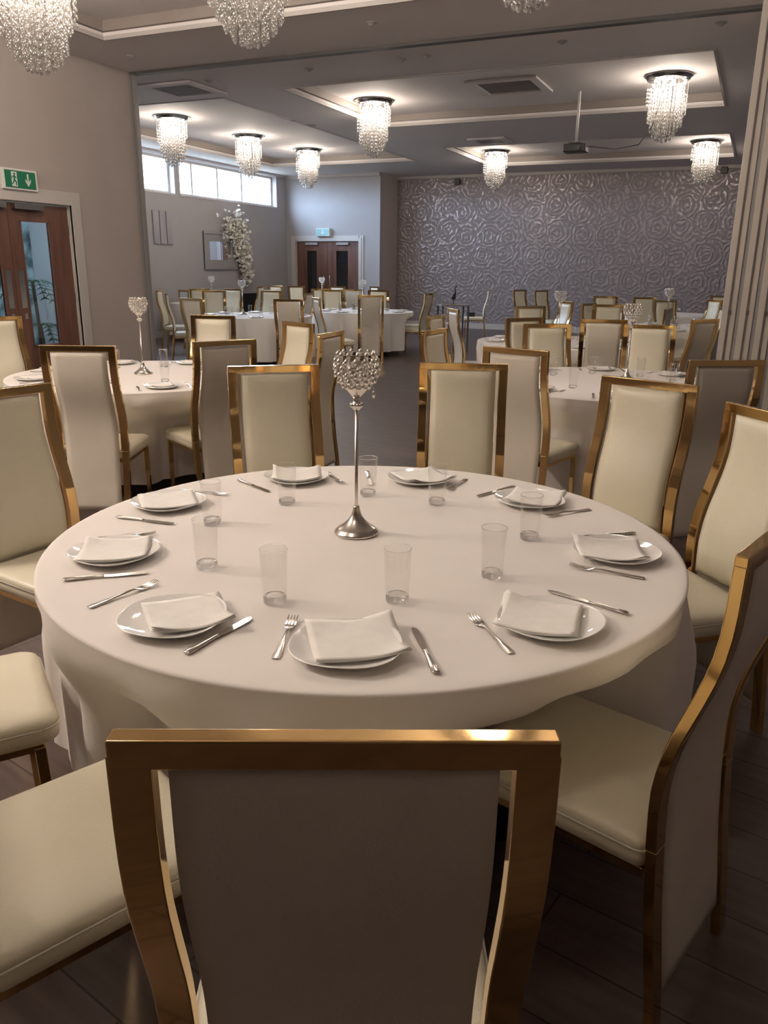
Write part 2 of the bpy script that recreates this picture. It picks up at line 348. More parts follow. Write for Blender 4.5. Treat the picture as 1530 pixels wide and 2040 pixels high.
# near-left double door (in wall u = LU)
bm = bmesh.new()
for t_, w_ in ((.022, .13), (.036, .06)):
    bu(LU, LU+t_, dv1-.015, dv1+w_, 0, dz+w_, bm); bu(LU, LU+t_, dv0-w_, dv0+.015, 0, dz+w_, bm); bu(LU, LU+t_, dv0, dv1, dz-.015, dz+w_, bm)
bu(LU-.2, LU, dv1-.03, dv1, 0, dz, bm); bu(LU-.2, LU, dv0, dv0+.03, 0, dz, bm); bu(LU-.2, LU, dv0+.03, dv1-.03, dz-.03, dz, bm)
struct('trim_9', bm, M['whitetrim'])
def leaf_u(name, a, b_, glassv, right):
    r_ = bpy.data.objects.new(name, None); COL.objects.link(r_); r_['kind'] = 'structure'
    u1, u2 = LU-.075, LU-.03; g0, g1 = glassv; z0, z1 = .62, 1.98
    bm = bu(u1, u2, a, g0, .01, dz-.035); bu(u1, u2, g1, b_, .01, dz-.035, bm); bu(u1, u2, g0, g1, .01, z0, bm); bu(u1, u2, g0, g1, z1, dz-.035, bm)
    obj('door_leaf', bm, M['wood'], r_)
    bm = bu(u2-.01, u2+.008, g0, g0+.012, z0, z1); bu(u2-.01, u2+.008, g1-.012, g1, z0, z1, bm); bu(u2-.01, u2+.008, g0, g1, z0, z0+.012, bm); bu(u2-.01, u2+.008, g0, g1, z1-.012, z1, bm)
    obj('glazing_bead', bm, M['wood'], r_)
    obj('vision_panel', bu(LU-.055, LU-.05, g0, g1, z0, z1), M['smokepane'], r_)
    e = a if right else b_
    pv = e+(.05 if right else -.12)
    obj('push_plate', bu(u2, u2+.004, pv, pv+.075, 1.05, 1.45), M['steel'], r_)
    bm = bu(u2, u2+.006, pv+.02, pv+.06, .93, .99); o = obj('lock', bm, M['steel'], r_)
    obj('door_closer', bu(u2, u2+.07, (a+.05 if right else b_-.45), (a+.45 if right else b_-.05), dz-.10, dz-.045), M['steel'], r_, bevel=.004)
    for z in (.3, 1.1, 1.85):
        ee = b_ if right else a
        obj('hinge', bu(u2-.002, u2+.006, ee-.012, ee+.0, z, z+.1), M['darkgrey'], r_)
    return r_
vm = (dv0+dv1)/2
gl = UV(atu(50, 560, LU-.05))[1]; gr = UV(atu(107, 560, LU-.05))[1]
leaf_u('door_1', vm+.003, dv1-.035, (gl, gr), True)
gm = 2*vm-gr, 2*vm-gl
leaf_u('door_2', dv0+.035, vm-.003, gm, False)
# corridor behind near-left door
bm = bu(LU-1.9, LU-1.8, dv0-1.5, dv1+1.2, 0, 2.7); struct('wall_corridor', bm, M['foliage'])
bm = bu(LU-1.8, LU-.2, dv1+1.1, dv1+1.2, 0, 2.7); bu(LU-1.8, LU-.2, dv0-1.5, dv0-1.4, 0, 2.7, bm); bu(LU-1.9, LU-.2, dv0-1.5, dv1+1.2, 2.7, 2.75, bm)
struct('wall_lobby', bm, M['foliage'])
l = bpy.data.objects.new('lobby_lamp', bpy.data.lights.new('lobby_lamp', 'AREA')); COL.objects.link(l); l.data.size = .6; l.data.energy = 70; l.data.color = (.75, .88, 1)  # unseen fill light added to brighten the leafy walls behind the glass
l.location = XY(LU-1.1, dv1-.4, 2.65)
# far double doors
bm = bmesh.new()
for t_, w_ in ((.02, .12), (.034, .06)):
    bu(fdl-w_, fdl+.015, DV-t_, DV, 0, 2.19+w_, bm); bu(fdr-.015, fdr+w_, DV-t_, DV, 0, 2.19+w_, bm); bu(fdl, fdr, DV-t_, DV, 2.175, 2.19+w_, bm)
bu(fdl, fdl+.03, DV, DV+.2, 0, 2.19, bm); bu(fdr-.03, fdr, DV, DV+.2, 0, 2.19, bm); bu(fdl+.03, fdr-.03, DV, DV+.2, 2.16, 2.19, bm)
struct('trim_10', bm, M['whitetrim'])
fm = (fdl+fdr)/2
def leaf_v(name, a, b_, g0, g1, hu):
    r_ = bpy.data.objects.new(name, None); COL.objects.link(r_); r_['kind'] = 'structure'
    v1, v2 = DV+.03, DV+.075; z0, z1 = .55, 1.93
    bm = bu(a, g0, v1, v2, .01, 2.155); bu(g1, b_, v1, v2, .01, 2.155, bm); bu(g0, g1, v1, v2, .01, z0, bm); bu(g0, g1, v1, v2, z1, 2.155, bm)
    obj('door_leaf', bm, M['wood'], r_)
    obj('vision_panel', bu(g0, g1, DV+.05, DV+.055, z0, z1), M['smokepane'], r_)
    bm = tube([XY(hu, DV+.03, .85), XY(hu, DV-.03, .85), XY(hu, DV-.03, 1.3), XY(hu, DV+.03, 1.3)], .012)
    obj('pull_handle', bm, M['steel'], r_, smooth=True)
    obj('door_closer', bu((a+b_)/2-.18, (a+b_)/2+.18, DV-.02, DV+.03, 2.08, 2.14), M['grey'], r_)
gg_ = lambda x: UV(atv(x, 530, DV))[0]
leaf_v('door_3', fdl+.035, fm-.003, gg_(611), gg_(630), fm-.09)
leaf_v('door_4', fm+.003, fdr-.035, gg_(669), gg_(692), fm+.09)

# folded partition stack, right
for k in range(11):
    ua = -.24+.152*k
    r_ = empty('partition_panel', XY(ua+.055, 8.75, 0), -PSI, label='taupe folding wall panel parked edge-on at the right, ' + ['leading one of the stack', 'second from the opening', 'third from the opening', 'fourth from the opening', 'fifth from the opening', 'sixth from the opening', 'seventh from the opening', 'eighth from the opening', 'ninth from the opening', 'tenth from the opening', 'last one deepest in the stack'][k], cat='partition panel', group='folded partition panels')
    b0 = bx(-.060, .060, -.5, .5, .03, CE-.06); obj('panel_board', b0, M['panel'], r_, bevel=.006)
    b0 = bx(-.007, .007, -.512, -.5, .05, CE-.10); obj('edge_seal', b0, M['paneldark'], r_)
    b0 = bx(.061, .090, -.485, .485, .04, CE-.07); obj('panel_gasket', b0, M['grey'], r_)
    b0 = bx(-.008, .016, -.52, -.512, 1.15, 1.19); obj('lock', b0, M['darkgrey'], r_)
    b0 = bx(-.01, .01, -.03, .03, CE-.06, CE-.028); obj('trolley', b0, M['greymetal'], r_)
bm = bu(-.30, -.262, 8.3, 9.2, 0, CE-.06); bu(-.272, -.25, 8.27, 8.3, 0, CE-.06, bm)

# ================================================================= CHAIR
CW = .43; CT = 1.09
def prof(z):     # backward offset of the back (S shape)
    pts = [(0, .045), (.15, .03), (.3, .012), (.45, 0), (.56, -.006), (.62, -.003), (.70, .012), (.80, .046), (.88, .070), (.95, .080), (1.09, .083)]
    for (a, p), (b_, q) in zip(pts, pts[1:]):
        if z <= b_:
            t = (z-a)/(b_-a); return p+(q-p)*t
    return pts[-1][1]
def sprof(z): return (prof(max(0, z-.03))+prof(z)+prof(min(CT, z+.03)))/3
def make_chair():
    t = empty('dining_chair', (0, 0, 0))
    hw = CW/2
    zs = [.46+i*(CT-.017-.46)/14 for i in range(15)]
    bm = bmesh.new()
    for s in (-1, 1): sweep([(s*(hw-.02), -sprof(z), z) for z in zs], .0215, .012, bm)
    b0 = -sprof(CT-.017); box(bm, -hw+.0, hw, b0-.0122, b0+.0122, CT-.034, CT)
    obj('back_frame', bm, M['gold'], t, bevel=.0028, seg=2, ang=50)
    for s in (-1, 1):
        z2 = [0.0+i*.46/8 for i in range(9)]
        obj('leg', sweep([(s*(hw-.02), -sprof(z), z) for z in z2], .02, .0115), M['gold'], t, bevel=.0025, ang=50)
        obj('leg', sweep([(s*(hw-.022), .425, 0), (s*(hw-.022), .42, .20), (s*(hw-.022), .415, .395)], .013, .013), M['gold'], t, bevel=.002, ang=50)
    bm = bmesh.new(); box(bm, -hw+.01, hw-.01, .015, .425, .385, .405); obj('seat_frame', bm, M['gold'], t, bevel=.002)
    # seat cushion
    def rr_ring(bm, hx, y0, y1, r, z, n=5):
        out = []
        for cx, cy, a0 in ((hx-r, y1-r, 0), (-hx+r, y1-r, PI/2), (-hx+r*.5, y0+r*.5, PI), (hx-r*.5, y0+r*.5, 3*PI/2)):
            q = r if cy > .2 else r*.5
            for i in range(n+1):
                a = a0+i*(PI/2)/n; out.append(bm.verts.new((cx+q*cos(a), cy+q*sin(a), z)))
        return out
    bm = bmesh.new(); rings = []
    for ins, z in ((.012, .405), (.002, .412), (0, .43), (.0, .444), (.003, .449), (.001, .454), (.006, .465), (.018, .4735), (.04, .478), (.09, .4795)):
        rings.append(rr_ring(bm, hw+.002-ins, .012+ins, .468-ins, .045-min(ins*.3, .02), z))
    for A, B in zip(rings, rings[1:]):
        for i in range(len(A)): bm.faces.new((A[i], A[(i+1) % len(A)], B[(i+1) % len(A)], B[i]))
    bm.faces.new(rings[0][::-1]); bm.faces.new(rings[-1])
    se = obj('seat', bm, M['leather'], t, smooth=True)
    bm = bmesh.new(); tmp = bmesh.new(); ring = [v.co.copy() for v in rr_ring(tmp, hw+.003, .011, .469, .045, .4495)]; tmp.free(); ring.append(ring[0])
    tube(ring, .0028, 5, bm); obj('piping', bm, M['backleather'], se, smooth=True)
    # upholstered back, front cushion and plain rear cover, down to near the floor
    def panel(z0, z1, yb, yf, hx, puff):
        bm = bmesh.new(); nx, nz = 9, 30; F_, B_ = [], []
        for j in range(nz+1):
            z = z0+(z1-z0)*j/nz; b_ = -sprof(z); fr, br = [], []
            ez = min(1, min(j, nz-j)/1.5)
            for i in range(nx+1):
                x = -hx+2*hx*i/nx; ex = min(1, min(i, nx-i)/1.0)
                e = min(ez, ex); xx = x
                fr.append(bm.verts.new((xx, b_+yb+.006+(yf-yb-.006)*(.35+.65*e)+puff*e*(1-(x/hx)**2), z)))
                br.append(bm.verts.new((xx, b_+yb+.004*(1-e), z)))
            F_.append(fr); B_.append(br)
        for G, fl in ((F_, 1), (B_, 0)):
            for j in range(nz):
                for i in range(nx): bm.faces.new((G[j][i], G[j][i+1], G[j+1][i+1], G[j+1][i]))
        for j in range(nz):
            bm.faces.new((F_[j][0], B_[j][0], B_[j+1][0], F_[j+1][0])); bm.faces.new((F_[j][nx], B_[j][nx], B_[j+1][nx], F_[j+1][nx]))
        for i in range(nx):
            bm.faces.new((F_[0][i], B_[0][i], B_[0][i+1], F_[0][i+1])); bm.faces.new((F_[nz][i], B_[nz][i], B_[nz][i+1], F_[nz][i+1]))
        return bm
    bk = obj('backrest', panel(.476, CT-.036, -.004, .018, hw-.058, .008), M['leather'], t, smooth=True, ang=60)
    obj('rear_cover', panel(.10, CT-.037, -.010, -.0045, hw-.056, .0), M['backleather'], t, smooth=True)
    return t
CH0 = make_chair(); chair_used = [False]
def chair(origin, facing, label, group, sc=(1, 1, 1)):
    if chair_used[0]: c = copy_tree(CH0)
    else: c = CH0; chair_used[0] = True
    c.location = (origin[0], origin[1], 0); c.rotation_euler.z = R(facing-90); c.scale = sc
    tag(c, label, 'chair', group); return c
def chair_px(cx, y, facing, label, group, d=None):
    """mid point of the top bar seen at cx,y -> chair standing there"""
    p = atz(cx, y, CT)
    if d:
        q = ray(cx, y); q.normalize(); p = Vector((q.x/q.y*d, d, CT))
    f = Vector((cos(R(facing)), sin(R(facing)), 0))
    o = p+f*.083
    return chair(o, facing, label, group)

T1 = Vector((-.057, 2.26, 0)); T2 = Vector((-1.82, 5.90, 0)); T3 = Vector((1.62, 5.80, 0))
T9 = Vector((1.95, 9.1, 0)); T10 = Vector((3.95, 11.6, 0)); T4 = Vector((-2.15, 13.4, 0)); T5 = Vector((-.42, 15.1, 0))
T6 = Vector((-3.9, 17.6, 0)); T7 = Vector((-1.55, 18.1, 0)); T11 = Vector((5.3, 15.2, 0))
def face(x, y, t): return math.degrees(math.atan2(t.y-y, t.x-x))
G1 = 'chairs around the nearest table'
chairs1 = [((-.048, .774), 91, 'cream and gold chair in the foreground centre, its back to us', (1.05, 1, .998)),
 ((-.77, 1.13), 42, 'cream chair at lower left, whole seat showing, just left of the foreground chair', None),
 ((-1.30, 1.66), 30, 'cream chair at left edge of which only the corner of the seat shows', None),
 ((-1.36, 2.88), -33, 'cream gold-framed chair at left edge facing us beside the nearest table', None),
 ((-.50, 3.67), -73, 'gold-framed chair behind the nearest table, left of the candle holder', None),
 ((.375, 3.85), -95, 'gold-framed chair behind the nearest table, just right of the candle holder', None),
 ((1.06, 3.32), -133, 'gold-framed chair tucked at the right rear of the nearest table', None),
 ((1.21, 2.60), -163, 'gold-framed chair cut by the right edge, beside the nearest table', None),
 ((.665, 1.435), 139, 'cream chair at lower right seen from behind, its seat under the cloth', None)]
seats1 = []
for o, f, l_, sc in chairs1:
    chair(o, f, l_, G1, sc or (1, 1, 1)); seats1.append((o, f))
G2 = 'chairs around the left table by the wooden door'; G3 = 'chairs around the right-hand table'
chairs2 = [(154, 688, 90, 'dark-backed chair seen from behind, in front of the wooden door'), (448, 678, 128, 'chair seen from behind with bright top bar, left of centre'),
 (-8, 631, -42, 'cream chair cut by the left edge in front of the wooden door'), (424, 628, -99, 'cream-fronted chair on the far side of the left table'),
 (594, 642, -138, 'cream-fronted chair angled left behind the left of the candle holder head'), (660, 661, 160, 'tall narrow-looking chair side-on at the left of the candle holder')]
chairs3 = [(1027, 694, 52, 'chair seen from behind, its seat under the right-hand table cloth'), (1449, 717, 98, 'grey-looking chair back at the right edge seen from behind'),
 (1091, 645, -80, 'cream-fronted chair behind the right-hand table, left one'), (1296, 647, -108, 'cream-fronted chair behind the right-hand table and its candle holder'),
 (866, 656, -28, 'chair side-on at the left side of the right-hand table')]
used2, used3 = [], []
for lst, G, us_ in ((chairs2, G2, used2), (chairs3, G3, used3)):
    for cx, y, f, l_ in lst:
        c = chair_px(cx, y, f, l_, G); us_.append(((c.location.x, c.location.y), f))
# a chair near the right edge at right-hand table
c = chair((2.62, 5.15), 155, 'chair at the extreme right beside the right-hand table, barely showing', G3); used3.append(((2.62, 5.15), 155))
GF = 'chairs in the far half of the room'
far = [ # cx, y, depth or None, facing, label
 (1045, 633, None, -62, 'cream-fronted chair with glints along its gold top bar', 'T9'),
 (1204, 637, 7.65, 75, 'tan chair back between two cream-fronted chairs at right', 'T9'),
 (903, 615, None, 12, 'tan chair back standing left of the second right-hand table', 'T9'),
 (869, 628, None, -25, 'gold-framed chair side-on just behind another at the edge of the dance floor', 'T9'),
 (1066, 611, None, -70, 'chair top rising behind the chair with glints', 'T9'),
 (1128, 600, None, 195, 'narrow chair with a bluish sheen on its back', 'T9'),
 (1213, 614, 11.0, -100, 'cream chair top, lower of two in line at right', 'T9'),
 (1207, 590, None, -95, 'small cream chair top, upper of two in line at right', 'T11'),
 (1332, 620, 10.0, 150, 'chair with a blue reflection behind the right candle holder', 'T10'),
 (1326, 599, 12.9, -70, 'cream chair top behind the blue-reflecting chair', 'T10'),
 (1285, 604, None, -40, 'grey chair top just left of the blue-reflecting chair', 'T10'),
 (1406, 636, None, 125, 'brown curved chair back beside the folded partition', 'T10'),
 (1432, 612, None, 165, 'bluish grey chair back next to the folded partition', 'T10'),
 (1424, 602, 13.4, 190, 'white-edged chair top near the folded partition', 'T10'),
 (1412, 589, None, -100, 'black-topped chair near the folded partition', 'T11'),
 (1285, 592, None, -80, 'distant chair top between the two right candle holders', 'T11'),
 (974, 575, 18.6, 175, 'lone chair side-on by the patterned wall with a box on its seat', 'W'),
 (1036, 574, 18.3, -50, 'pale chair by the patterned wall, left of a pair', 'W'),
 (1079, 574, 18.0, -52, 'pale chair by the patterned wall, right of a pair', 'W'),
 (739, 588, None, 92, 'tan chair back in the middle, seen square from behind', 'T5'),
 (826, 584, None, 158, 'chair side-on facing the middle table, right side', 'T5'),
 (860, 575, 15.8, 185, 'blue-lit chair just right of the side-on one', 'T5'),
 (754, 582, 16.6, -100, 'chair top rising right behind the tan back in the middle', 'T5'),
 (662, 582, 16.4, -72, 'pale-fronted chair behind the middle table, left part', 'T5'),
 (630, 593, None, 20, 'side-on tan chair at the left of the middle table', 'T5'),
 (703, 575, 17.0, 78, 'tan chair in front of the double doors, right leaf', 'T7'),
 (639, 572, 17.2, -80, 'pale chair top in front of the double doors, left leaf', 'T7'),
 (672, 569, 19.4, -110, 'bright chair top in front of the meeting doors', 'T7'),
 (596, 568, 19.0, -62, 'pale-fronted chair at the left jamb of the double doors', 'T7'),
 (746, 572, 19.6, -150, 'small dark chair top at the corner of the door wall', 'T7'),
 (574, 596, None, 80, 'tan chair back seen from behind, right of the left far table', 'T4'),
 (616, 586, 14.3, 165, 'blue-lit chair edge-on, between the left and middle far tables', 'T4'),
 (540, 586, 15.5, -110, 'pale-fronted chair behind the left far table, right one', 'T4'),
 (426, 585, 15.2, -75, 'pale-fronted chair behind the left far table, left one', 'T4'),
 (380, 594, None, 58, 'tan chair back beside the partition opening, with curved gold side', 'T4'),
 (331, 584, None, 12, 'chair with bluish seat next to the partition jamb', 'T4'),
 (366, 577, 15.2, 40, 'cream chair top behind the tan one by the partition', 'T6'),
 (396, 571, 16.2, -50, 'small cream chair top below the mirror left', 'T6'),
 (316, 572, 14.8, 0, 'chair corner just showing at the partition jamb', 'T6'),
 (464, 571, 16.4, -110, 'white-fronted chair just below the mirror', 'T6'),
 (519, 571, 18.4, 170, 'chair beside the black radiator, side-on', 'T6b'),
 (549, 570, 19.2, -120, 'chair top right of the radiator', 'T6b')]
FT = {'T9': T9, 'T10': T10, 'T4': T4, 'T5': T5, 'T6': T6, 'T7': T7, 'T11': T11}
usedF = {k: [] for k in FT}
for cx, y, d, f, l_, tk in far:
    c = chair_px(cx, y, f, l_, GF, d)
    for T_ in (T3, T4, T5, T6, T7, T9, T10, T11):      # stand clear of the table tops
        q = Vector((c.location.x-T_.x, c.location.y-T_.y, 0))
        if q.length < (.9 if T_ is T6 else 1.12): q = q.normalized()*1.12; c.location = (T_.x+q.x, T_.y+q.y, 0)
    if tk in FT: usedF[tk].append(((c.location.x, c.location.y), f))

# ================================================================= TABLES AND CLOTHS
TZ = .755; TR = .915
def tabletop(loc, label, i):
    t = empty('round_table', loc, i*.7, label=label, cat='table', group='round banquet tables')
    obj('tabletop', lathe([(0, .722), (TR-.018, .722), (TR-.013, .728), (TR-.013, .744), (TR-.018, TZ-.006), (0, TZ-.006)], 64), M['tabletop'], t)
    for a in range(4):
        q = PI/4+a*PI/2; obj('leg', tube([(.5*cos(q), .5*sin(q), .722), (.56*cos(q), .56*sin(q), .0)], .014, 8), M['blacksteel'], t, smooth=True)
    return t
def cloth(loc, seats, seed, label, n=220, floorz=.10, hires=False):
    rnd = random.Random(seed)
    fol = [(rnd.uniform(.4, 1), k, rnd.uniform(0, 6.28)) for k in (7, 11, 16, 23)]
    pushes = []
    for (o, f) in seats:
        fx, fy = cos(R(f)), sin(R(f)); lx, ly = -fy, fx
        pushes.append((o[0]-loc.x, o[1]-loc.y, fx, fy, lx, ly))
    def limit(a):
        # smallest radius along direction a at which a seat begins
        best = 9
        for ox, oy, fx, fy, lx, ly in pushes:
            for k in range(40):
                r = .30+.02*k; x, y = r*cos(a)-ox, r*sin(a)-oy
                F_, L_ = x*fx+y*fy, x*lx+y*ly
                if abs(L_) < .25 and F_ < .50 and F_ > -.2: best = min(best, r); break
        return best
    lim = [limit(2*PI*i/n) for i in range(n)]
    lim = [min(l_, 1.15) for l_ in lim]
    for _ in range(n//6):                       # cloth bridges gently from seat to seat
        lim = [min(lim[i], (lim[i-1]+lim[(i+1) % n])/2+.0012) for i in range(n)]
    zs = [TZ-.003, TZ-.008, TZ-.016, TZ-.035, .69, .66, .63, .60, .57, .54, .51, .47, .42, .37, .32, .26, .20, .15, floorz]
    bm = bmesh.new(); rings = []
    c0 = bm.verts.new((0, 0, TZ))
    for rr in ((.2, .4, .6, .75, .85, .89, TR-.012)): rings.append([bm.verts.new((rr*cos(2*PI*i/n), rr*sin(2*PI*i/n), TZ)) for i in range(n)])
    rings.append([bm.verts.new(((TR-.004)*cos(2*PI*i/n), (TR-.004)*sin(2*PI*i/n), TZ-.001)) for i in range(n)])
    for z in zs:
        t = min(1, max(0, (TZ-.015-z)/.30)); ring = []
        for i in range(n):
            a = 2*PI*i/n
            w = sum(A*math.sin(k*a+p) for A, k, p in fol)/2.2
            w = math.copysign(abs(w)**.8, w)
            base = TR+.003+.006*t+t*(.072*w+.010)
            l = lim[i]
            if l < base+.05:
                tt = min(1, max(0, (TZ-.05-z)/.22)); tt = tt*tt*(3-2*tt)
                base = base+(min(base, l-.03+.35*t*.072*w-.01)-base)*tt
            ring.append(bm.verts.new((base*cos(a), base*sin(a), z)))
        rings.append(ring)
    for i in range(n): bm.faces.new((c0, rings[0][i], rings[0][(i+1) % n]))
    for A, B in zip(rings, rings[1:]):
        for i in range(n): bm.faces.new((A[i], A[(i+1) % n], B[(i+1) % n], B[i]))
    o = obj('tablecloth', bm, M['cloth'], smooth=True); o.location = (loc.x, loc.y, 0)
    tag(o, label, 'tablecloth', 'white round tablecloths'); return o
tabs = [(T1, seats1, 'nearest table, right in the foreground'), (T2, used2, 'table at left in front of the wooden door'), (T3, used3, 'table at right behind the nearest one'),
 (T9, usedF['T9'], 'second table at right, beyond the right-hand one'), (T10, usedF['T10'], 'table beside the folded partition at right'), (T4, usedF['T4'], 'left far table beyond the partition opening'),
 (T5, usedF['T5'], 'middle far table in front of the double doors'), (T6, usedF['T6'], 'far table below the mirror'), (T7, usedF['T7'], 'farthest table, against the double doors'), (T11, usedF['T11'], 'farthest right table near the patterned wall')]
for i, (t, st, nm) in enumerate(tabs):
    tt_ = tabletop(t, 'round folding table under a white cloth, '+nm, i)
    cc_ = cloth(t, st if i != 7 else [], 11+i, 'white floor-length cloth on the '+nm, 240 if i < 3 else 110)
    if i == 7: tt_.scale = cc_.scale = (.8, .8, 1)

# ================================================================= TABLEWARE
def make_glass():
    t = empty('glass_tumbler', (0, 0, 0))
    h, rt_, rb = .138, .034, .0285
    P = [(rb-.001, .001), (rb, .004), (rb+.0006, .02), (rt_, h-.001), (rt_-.0006, h), (rt_-.0014, h-.001), (rb-.001, .022)]
    obj('glass_wall', lathe(P, 36), M['glass'], t, smooth=True)
    P = [(0, .0008), (rb-.004, .0003), (rb-.0008, .003), (rb-.0004, .0155), (rb-.003, .019), (0, .0165)]
    obj('glass_base', lathe(P, 36), M['thickglass'], t, smooth=True)
    tr = bmesh.new(); ring = [Vector(((rt_-.0007)*cos(a*2*PI/40), (rt_-.0007)*sin(a*2*PI/40), h)) for a in range(41)]
    tube(ring, .0009, 5, tr); obj('rim', tr, M['thickglass'], t, smooth=True)
    return t
def make_plate():
    P = [(0, .006), (.07, .006), (.085, .0075), (.104, .013), (.119, .0195), (.1225, .0205), (.1235, .0195), (.119, .0165), (.098, .0065), (.07, .002), (.066, 0), (.06, .001), (0, .002)]
    sh = lambda a: 1+.022*cos(4*a)*-1+.018*cos(3*a)
    o = obj('dinner_plate', lathe(P, 72, shape=sh), M['china'], smooth=True); return o
def make_napkin(seed, s=.165):
    rnd = random.Random(seed); bm = bmesh.new(); n = 14
    curl = [rnd.uniform(.0, .012) for _ in range(4)]
    for lay in range(3):
        off = .0006+.0008*lay; sk = rnd.uniform(-.04, .04); g = []
        sx, sy = s*(1-.015*lay), s*(1-.02*lay)
        for j in range(n+1):
            row = []
            for i in range(n+1):
                u, v = i/n, j/n
                x, y = (u-.5)*sx, (v-.5)*sy; x += sk*y
                z = off+.0018*sin(u*5+seed+lay)*cos(v*4+seed*2)
                for k, (cu, cv) in enumerate(((0, 0), (1, 0), (1, 1), (0, 1))):
                    dd = math.hypot(u-cu, v-cv); z += curl[k]*max(0, 1-dd/.5)**2*(1+.25*lay)
                rr = math.hypot(x, y)
                z += max(0, rr-.075)**1.2*.12*1.2+ .0025
                row.append(bm.verts.new((x, y, z)))
            g.append(row)
        for j in range(n):
            for i in range(n): bm.faces.new((g[j][i], g[j][i+1], g[j+1][i+1], g[j+1][i]))
    me = obj('paper_napkin', bm, M['napkin'], smooth=True)
    so = me.modifiers.new('thick', 'SOLIDIFY'); so.thickness = .0006; so.offset = 0
    return me
def make_fork():
    # along +X: handle end at 0, tine tips at .198
    bm = bmesh.new()
    st = [(0, .0085, .0022, .0012), (.012, .0100, .0022, .0013), (.035, .0085, .0030, .0013), (.08, .0045, .0055, .0018), (.118, .0028, .0075, .0022), (.132, .0045, .0068, .0018), (.142, .0105, .0050, .0013), (.152, .0125, .0040, .0011), (.158, .0125, .0040, .0010)]
    pr = []
    for x, w_, z, t in st:
        vs = [bm.verts.new((x, s*w_*k, z+tt)) for s, k, tt in ((-1, 1, -t), (-1, 1, t*.2), (-1, .5, t), (1, .5, t), (1, 1, t*.2), (1, 1, -t))]
        if pr:
            for i in range(6): bm.faces.new((pr[i], pr[(i+1) % 6], vs[(i+1) % 6], vs[i]))
        else: bm.faces.new(vs[::-1])
        pr = vs
    bm.faces.new(pr)
    for k in range(4):
        y = (-1.5+k)*.0069
        sweep([(.156, y, .004), (.168, y, .0044), (.182, y, .0062), (.198, y, .0105)], [.0022, .0020, .0017, .0009], [.0011, .0010, .0008, .0005], bm, side=Vector((0, 1, 0)))
    return obj('fork', bm, M['steel'], smooth=True, bevel=.0004, seg=1, ang=50)
def make_knife():
    k = empty('table_knife', (0, 0, 0))
    bm = bmesh.new()
    st = [(0, .0075, .002), (.006, .0098, .0032), (.03, .0088, .0038), (.07, .0058, .0036), (.092, .0048, .0034), (.096, .0062, .0036), (.100, .0060, .0034)]
    pr = None
    for x, w_, t in st:
        vs = [bm.verts.new((x, w_*cos(a), .0045+t*sin(a))) for a in [i*2*PI/10 for i in range(10)]]
        if pr:
            for i in range(10): bm.faces.new((pr[i], pr[(i+1) % 10], vs[(i+1) % 10], vs[i]))
        else: bm.faces.new(vs[::-1])
        pr = vs
    bm.faces.new(pr); obj('knife_handle', bm, M['steel'], k, smooth=True)
    bm = bmesh.new(); out = [(.100, -.005), (.115, -.0085), (.15, -.0098), (.19, -.0096), (.206, -.006), (.212, .001), (.208, .0062), (.19, .0078), (.14, .0076), (.100, .0055)]
    top = [bm.verts.new((x, y, .0050 if y > -.003 else .0042)) for x, y in out]; bot = [bm.verts.new((x, y, .0034 if y > -.003 else .0040)) for x, y in out]
    bm.faces.new(top); bm.faces.new(bot[::-1])
    for i in range(len(out)): bm.faces.new((bot[i], bot[(i+1) % len(out)], top[(i+1) % len(out)], top[i]))
    obj('knife_blade', bm, M['steel'], k, bevel=.0006, seg=1)
    return k
protos = {}
def inst(kind, maker, loc, rz, label, cat, group):
    if kind in protos: o = copy_tree(protos[kind])
    else: o = maker(); protos[kind] = o
    o.location = loc; o.rotation_euler.z = rz; tag(o, label, cat, group); return o
def put_cut(kind, maker, tip, end, label, cat, group, L=.198):
    a = atz(*end, TZ); b_ = atz(*tip, TZ); m = (a+b_)/2; d = (b_-a); d.z = 0
    d.normalize(); s = m-d*L/2
    return inst(kind, maker, (s.x, s.y, TZ+.0008), math.atan2(d.y, d.x), label, cat, group)
where = ['at the front of', 'at the front left of', 'at the left of', 'at the rear left of', 'at the back centre-left of', 'at the back centre-right of', 'at the rear right of', 'at the right of', 'at the front right of']
pl = [(690, 1285, 12), (345, 1230, 25), (228, 1100, 8), (335, 1000, 20), (590, 950, 5), (835, 952, 28), (1055, 995, -25), (1228, 1098, -6), (1095, 1235, -18)]
nap_off = [(.02, .02), (.03, .012), (0, .006), (0, .004), (0, .01), (.015, .004), (.02, .01), (-.02, .0), (-.025, .005)]
for i, ((x, y, a), (ox, oy)) in enumerate(zip(pl, nap_off)):
    p = atz(x, y, TZ+.012)
    inst('plate', make_plate, (p.x, p.y, TZ+.0008), R(a*7), 'white china plate %s the nearest table' % where[i], 'plate', 'plates on the nearest table')
    q = make_napkin(i+1, .185 if i else .20); q.location = (p.x+ox, p.y+oy, TZ+.0125); q.rotation_euler.z = R(a)
    tag(q, 'folded white paper napkin on the plate %s the nearest table' % where[i], 'napkin', 'napkins on the nearest table')
forks = [((594, 1214), (537, 1340)), ((337, 1155), (150, 1222)), ((323, 1066), (160, 1076)), ((455, 988), (361, 977)), ((684, 968), (650, 940)), ((888, 982), (931, 954)), ((1083, 1031), (1175, 1016)), ((1117, 1127), (1302, 1157)), ((922, 1215), (1038, 1321))]
knives = [((818, 1243), (877, 1360)), ((520, 1223), (347, 1318)), ((320, 1141), (101, 1160)), ((361, 1048), (220, 1030)), ((545, 985), (468, 955)), ((738, 970), (730, 940)), ((937, 994), (1035, 968)), ((1113, 1075), (1290, 1062)), ((1073, 1174), (1272, 1232))]
